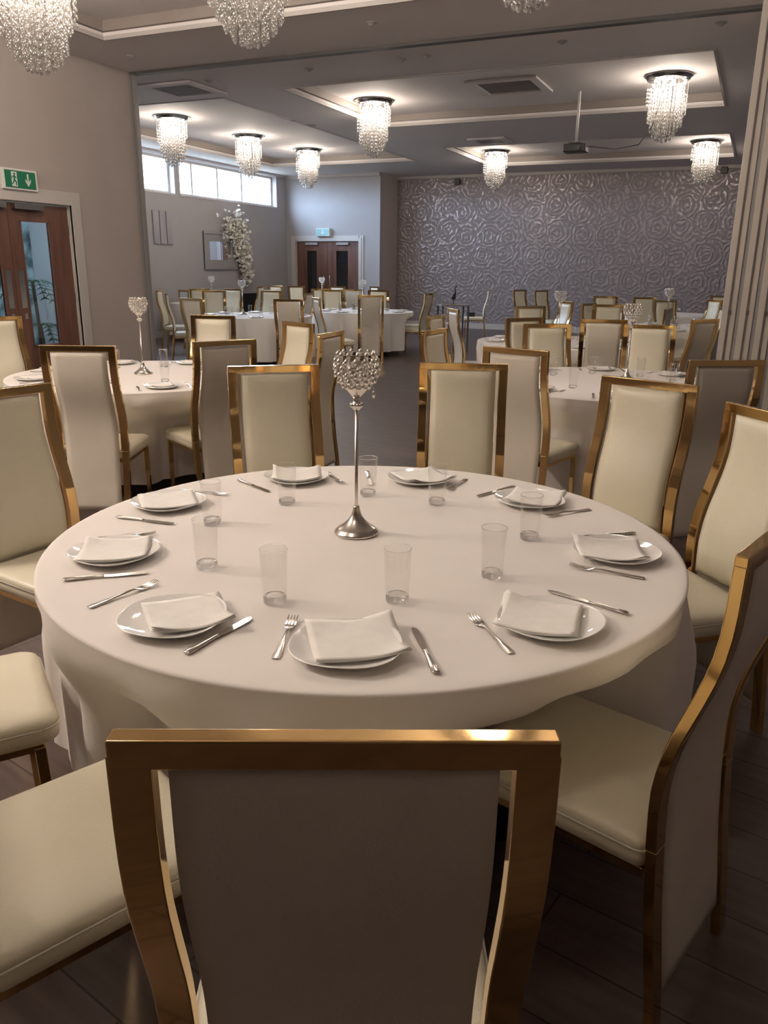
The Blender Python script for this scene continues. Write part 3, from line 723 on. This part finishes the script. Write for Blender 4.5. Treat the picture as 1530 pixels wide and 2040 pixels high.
for i in range(9):
    put_cut('fork', make_fork, *forks[i], 'steel dinner fork by the plate %s the nearest table' % where[i], 'fork', 'forks on the nearest table')
    put_cut('knife', make_knife, *knives[i], 'steel table knife by the plate %s the nearest table' % where[i], 'knife', 'knives on the nearest table', .212)
gls = [(548, 1200, 'above the fork of the front place'), (791, 1198, 'above the napkin of the front place'), (980, 1150, 'inward of the front-right plate'), (1054, 1074, 'before the rear-right plate'),
       (870, 1004, 'before the rear plate right of centre'), (733, 987, 'right behind the candle holder stem'), (572, 1004, 'before the rear plate left of centre'), (424, 1044, 'farther of the left two'), (413, 1131, 'nearer of the left two')]
for x, y, s in gls:
    p = atz(x, y, TZ); inst('glass', make_glass, (p.x, p.y, TZ+.0006), random.random()*6, 'clear tumbler on the nearest table, '+s, 'glass', 'tumblers on the nearest table')

# candle holder with a crystal bowl
def make_candle(beads):
    t = empty('candle_holder', (0, 0, 0))
    obj('base', lathe([(0, 0), (.066, 0), (.0685, .004), (.067, .009), (.062, .012), (.060, .016), (.056, .019), (.052, .021), (.040, .030), (.027, .042), (.017, .056), (.0125, .070), (.0105, .080), (.0095, .084), (.008, .088), (0, .088)], 48), M['silver'], t, smooth=True)
    obj('stem', lathe([(.0052, .088), (.0052, .388), (0, .388)], 16), M['silver'], t, smooth=True)
    bm = lathe([(.005, .378), (.010, .381), (.016, .390), (.0175, .398), (.011, .402), (.0105, .412), (.012, .418), (.0, .418)], 24)
    for k in range(12):
        a = k*PI/6; ball(bm, (.0165*cos(a), .0165*sin(a), .394), .0042, .007, 6, 5)
    obj('collar', bm, M['silver'], t, smooth=True)
    obj('cup', lathe([(0, .416), (.011, .417), (.020, .427), (.032, .441), (.036, .447), (.033, .447), (.018, .431), (0, .425)], 32), M['silver'], t, smooth=True)
    rows = [(.039, .4515, 10), (.052, .467, 13), (.0605, .485, 14), (.0635, .504, 14), (.0615, .523, 14), (.055, .541, 13)]
    bm0 = bmesh.new(); ball(bm0, (0, 0, 0), .0062, .0098, 8, 7)
    me = bpy.data.meshes.new('crystal_bead'); bm0.to_mesh(me); bm0.free(); me.materials.append(M['bead'])
    wire = bmesh.new(); allb = bmesh.new(); cnt = 0
    for j, (r, z, n) in enumerate(rows):
        ring = [Vector((r*.97*cos(2*PI*i/24), r*.97*sin(2*PI*i/24), z)) for i in range(25)]; tube(ring, .0008, 4, wire)
        for i in range(n):
            a = 2*PI*(i+.5*(j % 2))/n
            if beads:
                o = link('crystal_bead', me, None, t); o.location = (r*cos(a), r*sin(a), z)
                o.rotation_euler = (0, R(-12), a)
            else: ball(allb, (r*cos(a), r*sin(a), z), .0064, .0098, 7, 5)
    for i in range(14):
        a = 2*PI*i/14; tube([(r*.97*cos(a), r*.97*sin(a), z) for r, z, n in rows], .0008, 4, wire)
    obj('wire_frame', wire, M['silver'], t)
    if not beads: obj('crystal_bowl', allb, M['bead'], t, smooth=True)
    else: allb.free(); [setattr(p, 'use_smooth', True) for p in me.polygons]
    obj('glass_votive', lathe([(0, .449), (.024, .45), (.033, .47), (.036, .52), (.034, .52), (.031, .472), (0, .455)], 24), M['glass'], t, smooth=True)
    return t
p = atz(710, 1062, TZ)
c = make_candle(True); c.location = (p.x, p.y, TZ+.0006); c.rotation_euler.z = .2
tag(c, 'tall silver candle holder with beaded crystal bowl in the middle of the nearest table', 'candle holder', 'crystal candle holders')
bm = bmesh.new(); ball(bm, (.041, -.052, .432), .005, .011, 8, 6); tube([(.041, -.052, .442), (.041, -.048, .452)], .0006, 4, bm); obj('hanging_drop', bm, M['bead'], c, smooth=True)
CH = make_candle(False)
hold = [((-1.80, 5.93), 'on the left table in front of the wooden door'), ((1.77, 5.87), 'on the right-hand table behind the nearest one'), ((T4.x-.22, T4.y+.1), 'on the left far table beyond the partition opening'),
        ((T6.x+.22, T6.y-.3), 'on the far table below the mirror'), ((T7.x+.13, T7.y), 'on the farthest table, against the double doors'), ((T5.x-.02, T5.y), 'on the middle far table, half hidden by the tan chair back'),
        ((T9.x-.02, T9.y), 'on the second table at right, dim against the patterned wall'), ((T10.x-.1, T10.y-.4), 'on the table beside the folded partition')]
for i, ((x, y), s) in enumerate(hold):
    o = CH if i == 0 else copy_tree(CH)
    o.location = (x, y, TZ+.0006); o.rotation_euler.z = i; tag(o, 'silver crystal-bowl candle holder '+s, 'candle holder', 'crystal candle holders')

# place settings on the other tables
def far_plate():
    P = [(0, .006), (.085, .0075), (.119, .0195), (.1235, .0195), (.098, .0065), (.066, 0), (0, .001)]
    return obj('dinner_plate', lathe(P, 28), M['china'], smooth=True)
def far_napkin(): return make_napkin(3, .15)
pos9 = ['front', 'front right', 'right', 'rear right', 'rear', 'rear left', 'left', 'front left']
def settings(t, nm, a0, full):
    for k in range(8):
        a = R(a0+k*45); d = Vector((cos(a), sin(a), 0)); n_ = Vector((-sin(a), cos(a), 0))
        s = pos9[k]
        p = t+d*.73; inst('farplate', far_plate, (p.x, p.y, TZ+.0008), a, 'white plate at the %s of the %s' % (s, nm), 'plate', 'plates on the '+nm)
        inst('farnapkin', far_napkin, (p.x-.01*d.x, p.y-.01*d.y, TZ+.0125), a+random.uniform(-.5, .5), 'white napkin on the %s plate of the %s' % (s, nm), 'napkin', 'napkins on the '+nm)
        if full:
            for kind, mk, sg, L, cat in (('fork', make_fork, 1, .198, 'fork'), ('knife', make_knife, -1, .212, 'knife')):
                q = t+d*(.73+L/2)+n_*sg*.165
                inst(kind, mk, (q.x, q.y, TZ+.0008), a+PI+random.uniform(-.12, .12), 'steel %s at the %s place of the %s' % (cat, s, nm), cat, cat+' set on the '+nm)
        b_ = a+R(10); q = t+Vector((cos(b_), sin(b_), 0))*.47
        inst('glass', make_glass, (q.x, q.y, TZ+.0006), a, 'clear tumbler at the %s place of the %s' % (s, nm), 'glass', 'tumblers on the '+nm)
settings(T2, 'left table by the wooden door', -62, True)
settings(T3, 'right-hand table', -100, True)
settings(T4, 'left far table', -80, False)
settings(T5, 'middle far table', -75, False)
settings(T9, 'second right-hand table', -85, False)
settings(T10, 'table by the folded partition', -95, False)

# ================================================================= CHANDELIERS
def strand(L, beads, lower):
    bm = bmesh.new(); tube([(0, 0, -.05), (0, 0, -L)], .0011, 3, bm)
    z = -L+.012; k = 0
    while k < beads:
        if k < lower:
            ball(bm, (0, 0, z+.012), .0165, .025, 6, 5); z += .050
        else:
            ball(bm, (0, 0, z+.008), .0088, .015, 5, 4); z += .047
        k += 1
        if z > -.12: break
    me = bpy.data.meshes.new('crystal_strand'); bm.to_mesh(me); bm.free(); me.materials.append(M['crystal'])
    for p_ in me.polygons: p_.use_smooth = True
    return me
def make_chandelier():
    t = empty('crystal_chandelier', (0, 0, 0))
    obj('ceiling_plate', lathe([(0, 0), (.30, 0), (.303, -.006), (.303, -.016), (.285, -.020), (.275, -.05), (.27, -.055), (0, -.055)], 48), M['chrome'], t, smooth=True)
    for k in range(9):
        a = k*2*PI/9+.3; r = .22 if k % 3 else .12
        bm = bmesh.new(); ball(bm, (r*cos(a), r*sin(a), -.085), .017, .022, 8, 6); o = obj('bulb', bm, M['bulb'], t, smooth=True)
        bm = lathe([(0, 0), (.012, 0), (.012, -.02), (0, -.02)], 10, c=(r*cos(a), r*sin(a), -.052)); obj('bulb_socket', bm, M['chrome'], o)
    spec = []
    for k in range(28):          # outer spiral
        a = k*2*PI/28; spec.append((.255, a, .30+.22*((k*1.0/28+.25) % 1), 5, 0))
    for k in range(23): a = k*2*PI/23+.1; spec.append((.215, a, .52+.10*((k/23+.4) % 1), 10, 3))
    for k in range(18): spec.append((.178, k*2*PI/18+.2, .67, 12, 5))
    for k in range(13): spec.append((.140, k*2*PI/13, .735, 13, 6))
    for k in range(9): spec.append((.095, k*2*PI/9+.2, .775, 13, 7))
    for k in range(5): spec.append((.050, k*2*PI/5+.2, .80, 13, 8))
    spec.append((.0, 0, .815, 13, 8))
    cache = {}
    for r, a, L, b_, lo in spec:
        key = (round(L, 2), b_, lo)
        if key not in cache: cache[key] = strand(key[0], b_, lo)
        o = link('crystal_strand', cache[key], None, t); o.location = (r*cos(a), r*sin(a), -.004); o.rotation_euler.z = a*3
    return t
CD = make_chandelier(); first = True
chs = [((745, 200), 'in the middle of the ceiling, largest of those beyond the track', 1), ((1333, 150), 'large, at upper right', 1), ((1408, 280), 'small, at the right beside the partition stack', 1), ((988, 300), 'small, before the patterned wall', 1),
       ((613, 297), 'hanging by the corner of the window wall', 1), ((494, 270), 'second along the window wall', 1), ((341, 232), 'nearest the partition jamb at left, before the windows', 1)]
pos = [atz(x, y, CE+.17) for (x, y), s, _ in chs]
chl = [(p, s) for p, (_, s, _) in zip(pos, chs)]
for (x, y), s in (((82, 150), 'cut by the top left corner, showing long crystals'), ((500, 96), 'cut by the top edge, left of centre'), ((1048, 23), 'only the tip showing at the top edge')):
    p = atz(x, y, CE+.17-.81*1.2); p.z = CE+.17; chl.append((p, s))
for i, (p, s) in enumerate(chl):
    o = CD if i == 0 else copy_tree(CD)
    o.location = (p.x, p.y, CE+.17-.001); o.rotation_euler.z = [0.4, 2.6, 2.9, .2, 0, 5.2, 1.1, 2.0, .6, 3.3][i]
    if i > 6: o.scale = (1.25, 1.25, 1.2)
    tag(o, 'crystal ceiling chandelier '+s, 'chandelier', 'crystal chandeliers')
    l = bpy.data.objects.new('chandelier_light', bpy.data.lights.new('chandelier_light', 'POINT')); COL.objects.link(l)
    l.data.energy = LAMP_W*(1.3 if i > 6 else .76); l.data.color = LAMP_COL; l.data.shadow_soft_size = .17; l.location = (p.x, p.y, CE+.17-.20)
# the chandeliers of the row overhead, outside the picture: only their light
for u, v, k in ((-5.95, .9, 1.9), (-4.3, .9, 1.6), (-1.45, .6, .22)):      # the right-hand one is dimmed
    l = bpy.data.objects.new('overhead_light', bpy.data.lights.new('overhead_light', 'POINT')); COL.objects.link(l)
    l.data.energy = LAMP_W*k; l.data.color = LAMP_COL; l.data.shadow_soft_size = .18; l.location = XY(u, v, CE-.45)

# ================================================================= CEILING FITTINGS
def disc(name, x, y, r, m, label, cat, group, h=.03, z=CE):
    p = atz(x, y, z); o = empty(name, (p.x, p.y, z), 0, label=label, cat=cat, group=group)
    obj('rim', lathe([(r*.7, 0), (r, 0), (r, -.006), (r*.75, -.01), (r*.7, -.004)], 24), M['trim'], o)
    obj('face', lathe([(0, 0), (r*.68, 0), (r*.68, -h*.4), (r*.3, -h), (0, -h)], 20), m, o)
for x, y, s in ((740, 45, 'at the top, nearest the camera'), (615, 137, 'between the top-left chandeliers and the track'), (850, 110, 'left of centre beyond the track'), (1120, 82, 'right of centre beyond the track'), (1437, 45, 'at the upper right'), (415, 160, 'above the left row of chandeliers'), (262, 111, 'above the wall beside the partition jamb'), (800, 118, 'faint, left of the one at centre')):
    disc('ceiling_downlight', x, y, .055, M['grey'], 'small round unlit recessed fitting in the ceiling, '+s, 'downlight', 'round ceiling fittings')
for x, y, s in ((620, 249, 'large, beside the middle chandelier'), (585, 240, 'small, left of the large one')):
    disc('ceiling_speaker', x, y, .10 if 'large,' in s else .06, M['grey'], 'round grille in the ceiling, '+s, 'ceiling speaker', 'round ceiling grilles', .015)
def cassette(x, y, w_, z, label):
    p = atz(x, y, z); o = empty('air_conditioner', (p.x, p.y, z), -PSI, label=label, cat='air conditioner', group='ceiling cassettes')
    bm = bmesh.new(); h = w_/2
    for a, b_, c_, d in ((-h, h, -h, -h+.12), (-h, h, h-.12, h), (-h, -h+.12, -h+.12, h-.12), (h-.12, h, -h+.12, h-.12)): box(bm, a, b_, c_, d, -.035, -.003)
    obj('surround', bm, M['ceil'], o, bevel=.006)
    bm = bmesh.new()
    for k in range(9):
        y0 = -h+.15+k*(w_-.3)/9; box(bm, -h+.14, h-.14, y0, y0+.02, -.03, -.015)
    box(bm, -h+.13, h-.13, -h+.13, h-.13, -.012, -.003); obj('grille', bm, M['grey'], o)
cassette(1015, 170, 1.0, CE+.17, 'square ceiling air conditioner cassette with darker grille, right of centre')
cassette(365, 176, .85, CE, 'square air conditioner cassette above the row of chandeliers at left')
cassette(978, 279, .7, CE, 'small distant ceiling cassette above the chandelier near the patterned wall')
# projector
p = atz(1147, 296, 3.10)
o = empty('projector', (p.x, p.y, 3.10), R(-24), label='black projector hanging from the ceiling on a thin white pole', cat='projector')
obj('body', bx(-.15, .15, -.12, .12, -.05, .05), M['black'], o, bevel=.012)
obj('lens', tube([(.06, -.115, -.005), (.06, -.14, -.005)], .03, 16), M['darkgrey'], o)
obj('mount_plate', bx(-.08, .08, -.08, .08, .05, .07), M['black'], o)
obj('pole', tube([(0, 0, .07), (0, 0, CE+.0-3.10)], .018, 10), M['white'], o, smooth=True)
a = Vector((.02, .03, .12)); pts = [(.15, .08, .03), (.5, .12, -.06+.05), (.8, .14, .03), (.95, .16, .25), (1.05, .2, .69)]
obj('cable', tube(pts, .008, 6), M['darkgrey'], o, smooth=True)

# ================================================================= WALL THINGS
# exit sign, near left
pa = atu(10, 345, LU+.06); pb = atu(73, 372, LU+.06); va, vb = UV(pa)[1], UV(pb)[1]; za, zb = atu(42, 375, LU+.06).z, atu(42, 341, LU+.06).z
o = empty('exit_sign', XY(LU, (va+vb)/2, (za+zb)/2), -PSI, label='green emergency exit sign with running figure and down arrow above the wooden door', cat='exit sign', group='exit signs')
hv, hz = (vb-va)/2, (zb-za)/2
def TL(c):   # x along the wall, y out of the wall, z up
    return Vector((c.y, c.x, c.z))
def lb(bm, x0, x1, y0, y1, z0, z1): box(bm, x0, x1, y0, y1, z0, z1, TL)
bm = bmesh.new(); lb(bm, -hv-.03, hv+.03, .0, .05, -hz-.02, hz+.02); obj('housing', bm, M['white'], o, bevel=.006)
bm = bmesh.new(); lb(bm, -hv, hv, .05, .054, -hz, hz); obj('sign_face', bm, M['green'], o)
def poly(bm, pts, y, th=.003):
    f = [bm.verts.new(TL(Vector((x, y+th, z)))) for x, z in pts]; b_ = [bm.verts.new(TL(Vector((x, y, z)))) for x, z in pts]
    bm.faces.new(f); bm.faces.new(b_[::-1])
    for i in range(len(pts)): bm.faces.new((b_[i], b_[(i+1) % len(pts)], f[(i+1) % len(pts)], f[i]))
s = hz
bm = bmesh.new(); cx = hv*.48
poly(bm, [(cx-.10*s, .75*s), (cx+.10*s, .75*s), (cx+.10*s, -.2*s), (cx+.42*s, .15*s), (cx+.42*s, -.15*s), (cx, -.75*s), (cx-.42*s, -.15*s), (cx-.42*s, .15*s), (cx-.10*s, -.2*s)], .054)
obj('arrow', bm, M['white'], o)
bm = bmesh.new(); cx = -hv*.42
poly(bm, [(cx-.42*s, -.85*s), (cx+.42*s, -.85*s), (cx+.42*s, .85*s), (cx-.42*s, .85*s)], .054)
obj('doorway_mark', bm, M['white'], o)
bm = bmesh.new(); cx = -hv*.45
poly(bm, [(cx+.1*s+.13*s*cos(a*PI/5), .60*s+.13*s*sin(a*PI/5)) for a in range(10)], .057)
poly(bm, [(cx-.02*s, .45*s), (cx+.17*s, .42*s), (cx+.12*s, -.1*s), (cx-.08*s, -.1*s)], .057)
poly(bm, [(cx-.02*s, .45*s), (cx-.35*s, .25*s), (cx-.35*s, .08*s), (cx-.28*s, .1*s), (cx-.27*s, .2*s), (cx, .3*s)], .057)
poly(bm, [(cx+.15*s, .4*s), (cx+.4*s, .2*s), (cx+.36*s, .1*s), (cx+.13*s, .25*s)], .057)
poly(bm, [(cx+.12*s, -.05*s), (cx+.38*s, -.3*s), (cx+.33*s, -.75*s), (cx+.22*s, -.72*s), (cx+.24*s, -.35*s), (cx-.02*s, -.15*s)], .057)
poly(bm, [(cx-.08*s, -.08*s), (cx+.06*s, -.12*s), (cx-.1*s, -.5*s), (cx-.42*s, -.62*s), (cx-.42*s, -.5*s), (cx-.2*s, -.42*s)], .057)
obj('running_figure', bm, M['green'], o)
# exit sign, far doors
p = atv(645, 463, DV-.05); o = empty('exit_sign', (p.x, p.y, p.z), -PSI, label='side-lit pale exit sign box above the far double doors', cat='exit sign', group='exit signs')
obj('housing', bx(-.2, .2, -.06, .05, -.10, .10), M['white'], o, bevel=.006)
obj('sign_face', bx(-.185, .185, -.064, -.06, -.085, .085), mat('sidelit_sign_face', (.28, .50, .52), .4), o)  # paleness from side light is mixed into the face colour
bm = bmesh.new(); box(bm, -.02, .02, -.067, -.064, -.01, .06)
vs = [bm.verts.new(c) for c in ((-.06, -.067, 0), (.06, -.067, 0), (0, -.067, -.065), (-.06, -.064, 0), (.06, -.064, 0), (0, -.064, -.065))]
bm.faces.new(vs[:3]); bm.faces.new(vs[:2:-1]); obj('arrow', bm, M['white'], o)

def onwall(x0, y0, x1, y1, d=.0):   # rect on window wall -> v0,v1,z0,z1
    a = atu(x0, (y0+y1)/2, WU+d); b_ = atu(x1, (y0+y1)/2, WU+d); xm = (x0+x1)/2
    return UV(a)[1], UV(b_)[1], atu(xm, y1, WU+d).z, atu(xm, y0, WU+d).z
def wall_thing(name, v, z, **k): return empty(name, XY(WU, v, z), -PSI, **k)
# mirror
v0, v1, z0, z1 = onwall(405, 462, 470, 537); vc, zc = (v0+v1)/2, (z0+z1)/2; hv, hz = (v1-v0)/2, (z1-z0)/2
o = wall_thing('framed_mirror', vc, zc, label='square mirror with a wide grey frame on the window wall', cat='mirror')
bm = bmesh.new(); fwid = .22
for k, (y1_, w_) in enumerate(((.03, fwid), (.05, .06))):
    lb(bm, -hv, hv, .002, y1_, hz-w_, hz); lb(bm, -hv, hv, .002, y1_, -hz, -hz+w_); lb(bm, -hv, -hv+w_, .002, y1_, -hz+w_, hz-w_); lb(bm, hv-w_, hv, .002, y1_, -hz+w_, hz-w_)
obj('frame', bm, M['grey'], o, bevel=.006)
bm = bmesh.new(); lb(bm, -hv+fwid, hv-fwid, .002, .012, -hz+fwid, hz-fwid); obj('mirror_pane', bm, M['mirror'], o)
# blossom garland
v0, v1, z0, z1 = onwall(442, 436, 497, 556); 
o = wall_thing('blossom_spray', (v0+v1)/2, z0, label='cascading white artificial blossom hung over the right side of the mirror', cat='flowers')
rnd = random.Random(5); Hh = z1-z0; Wd = v1-v0
stems = bmesh.new(); bl = bmesh.new()
path = lambda t, k: (Wd*(-.38+.62*t**.5+.10*k*(1-.6*t)), .10+.06*sin(3*t+k), Hh*(.86-.86*t**1.3+ .04*k))
for k in (-2, -1, 0, 1, 2):
    tube([TL(Vector(path(t/8, k))) for t in range(9)], .008, 4, stems)
for i in range(620):
    k = rnd.uniform(-2, 2); t = rnd.random(); c0 = path(t, k)
    sp = (.16*(1-.55*t)) 
    c_ = Vector((c0[0]+rnd.gauss(0, sp*.7), abs(c0[1]+rnd.gauss(0, .05)), c0[2]+rnd.gauss(0, sp*.9)+.1*(1-t)))
    c_ = TL(c_); c_.x = max(c_.x, .12); r_ = rnd.uniform(.05, .085)
    for q in range(4):
        a = rnd.uniform(0, 6.28); e = Vector((cos(a), sin(a), rnd.uniform(-.6, .6)))*r_
        n_ = Vector((rnd.uniform(-1, 1), rnd.uniform(-1, 1), rnd.uniform(-1, 1))).cross(e).normalized()*r_*.5
        bl.faces.new([bl.verts.new(c_), bl.verts.new(c_+e*.6+n_), bl.verts.new(c_+e*1.1), bl.verts.new(c_+e*.6-n_)])
obj('stems', stems, M['twig'], o); b_ = obj('blossoms', bl, M['petal'], o); b_['kind'] = 'stuff'
# three-panel art
v0, v1, z0, z1 = onwall(303, 420, 342, 486); vc, zc = (v0+v1)/2, (z0+z1)/2
o = wall_thing('triptych', vc, zc, label='grey three-part canvas on the window wall beside the partition jamb', cat='wall art')
w3 = (v1-v0)/3
for k in range(3):
    bm = bmesh.new(); lb(bm, -w3*1.5+k*w3+.015, -w3*1.5+(k+1)*w3-.015, .003, .035, -(z1-z0)/2, (z1-z0)/2); obj('canvas', bm, M['artcanvas'], o, bevel=.004)
bm = bmesh.new(); lb(bm, -w3*1.5+.05, w3*1.5-.05, .001, .006, -(z1-z0)/2+.02, (z1-z0)/2-.02); obj('backing', bm, M['black'], o)
# radiator
v0, v1, z0, z1 = onwall(474, 584, 517, 630)
o = wall_thing('radiator', (v0+v1)/2, 0, label='black vertical-bar radiator low on the window wall below the mirror', cat='radiator')
n_ = 24; wv_ = (v1-v0)
z0 = .15
bm = bmesh.new()
for k in range(n_):
    x = -wv_/2+wv_*k/n_; lb(bm, x, x+wv_/n_*.6, .04, .09, z0, z1)
obj('bars', bm, M['black'], o)
bm = bmesh.new(); lb(bm, -wv_/2, wv_/2, .0, .05, z1-.06, z1-.02); lb(bm, -wv_/2, wv_/2, .0, .05, z0+.04, z0+.08); obj('header_pipe', bm, M['black'], o)
# small devices on the patterned wall
for x, y, nm, s in ((912, 362, 'wall_speaker', 'small dark box high on the patterned wall at its left end'), (1443, 339, 'security_camera', 'small dome camera high on the patterned wall near the partition')):
    p = atv(x, y, FV-.06); o = empty(nm, (p.x, p.y, p.z), -PSI, label=s, cat='speaker' if 'sp' in nm else 'camera')
    obj('body', bx(-.07, .07, -.06, .03, -.07, .07), M['black'], o, bevel=.01)
    obj('bracket', bx(-.02, .02, .03, .06, -.02, .02), M['grey'], o)
# high side table with dark bird ornament, by the patterned wall
pb_ = atz(905, 606, .98)
d_ = 15.5; q = ray(903, 606); P_ = Vector((q.x/q.y*d_, d_, 0)); zt = H+q.z/q.y*d_
o = empty('side_table', (P_.x, P_.y, 0), .2, label='small grey high table carrying the bird figure, left of the lone chair', cat='table')
obj('top', bx(-.28, .28, -.2, .2, zt-.03, zt), M['grey'], o, bevel=.004)
for sx in (-1, 1):
    for sy in (-1, 1): obj('leg', bx(sx*.25-.015, sx*.25+.015, sy*.17-.015, sy*.17+.015, 0, zt-.03), M['darkgrey'], o)
t = empty('bird_figurine', (P_.x, P_.y, zt+.0006), .2, label='black long-necked bird ornament on the high table', cat='figurine')
bm = bmesh.new(); ball(bm, (0, 0, .13), .045, .055, 10, 8); tube([(.02, 0, .16), (.035, 0, .22), (.02, 0, .27), (.03, 0, .305)], [.025, .014, .012, .014], 8, bm); ball(bm, (.042, 0, .315), .02, .017, 8, 6)
tube([(.055, 0, .315), (.085, 0, .305)], [.007, .002], 6, bm)
obj('body', bm, M['black'], t, smooth=True)
for s_ in (-1, 1): obj('leg', tube([(0, s_*.015, .09), (0, s_*.015, 0)], .006, 6), M['black'], t)
obj('foot_plate', bx(-.05, .05, -.04, .04, 0, .008), M['black'], t)
# black box on the lone chair's seat
for ob in list(COL.objects):
    if ob.get('label', '').startswith('lone chair'):
        c = ob.location; f = ob.rotation_euler.z+PI/2
        o = obj('box', bx(-.09, .09, -.07, .07, 0, .09), M['black'], bevel=.008); o.location = (c.x+.3*cos(f), c.y+.3*sin(f), .4805)
        tag(o, 'small black box on the seat of the lone chair by the patterned wall', 'box')
# palms in the lobby behind the wooden door's glass
def palm(v, u, z, n, sd, label, fr=.42):
    rnd = random.Random(sd); t = empty('potted_palm', XY(u, v, 0), 0, label=label, cat='plant', group='lobby palms')
    obj('pot', lathe([(0, 0), (.13, 0), (.17, .3), (.15, .3), (.14, .27), (0, .27)], 20), M['darkgrey'], t)
    obj('trunk', tube([(0, 0, .25), (.02, .01, z*.6), (0, 0, z)], .022, 8), M['twig'], t)
    for k in range(n):
        a = k*2*PI/n+rnd.uniform(-.2, .2); bm = bmesh.new(); pts = []
        for i in range(9):
            q = i/8; pts.append(Vector((fr*q*cos(a), fr*q*sin(a), z+.22*q-.42*q*q)))
        tube(pts, .005, 4, bm); side = Vector((-sin(a), cos(a), 0))
        for i in range(1, 9):
            for s_ in (-1, 1):
                b0 = pts[i]; tip = b0+side*s_*.16*(1-.4*i/8)+Vector((cos(a)*.07, sin(a)*.07, -.05)); w0 = (pts[i]-pts[i-1])*.35
                bm.faces.new([bm.verts.new(b0-w0*.5), bm.verts.new(b0+w0*.5), bm.verts.new(tip)])
        obj('frond', bm, M['leaf'], t)
gvm = (gl+gr)/2
palm(UV(atu(62, 540, LU-.75))[1], LU-.75, atu(78, 545, LU-.75).z-.1, 8, 1, 'taller dark palm behind the glass of the wooden door')
palm(UV(atu(92, 640, LU-1.0))[1]-.1, LU-1.0, atu(92, 640, LU-1.0).z-.05, 7, 2, 'lower dark palm behind the glass of the wooden door')

# ---------------------------------------------------------------- turn the place square to the axes, as the camera was at the top
for ob in list(COL.objects):
    if ob.parent is None and ob != cam: ob.matrix_basis = WORLD_TURN @ ob.matrix_basis
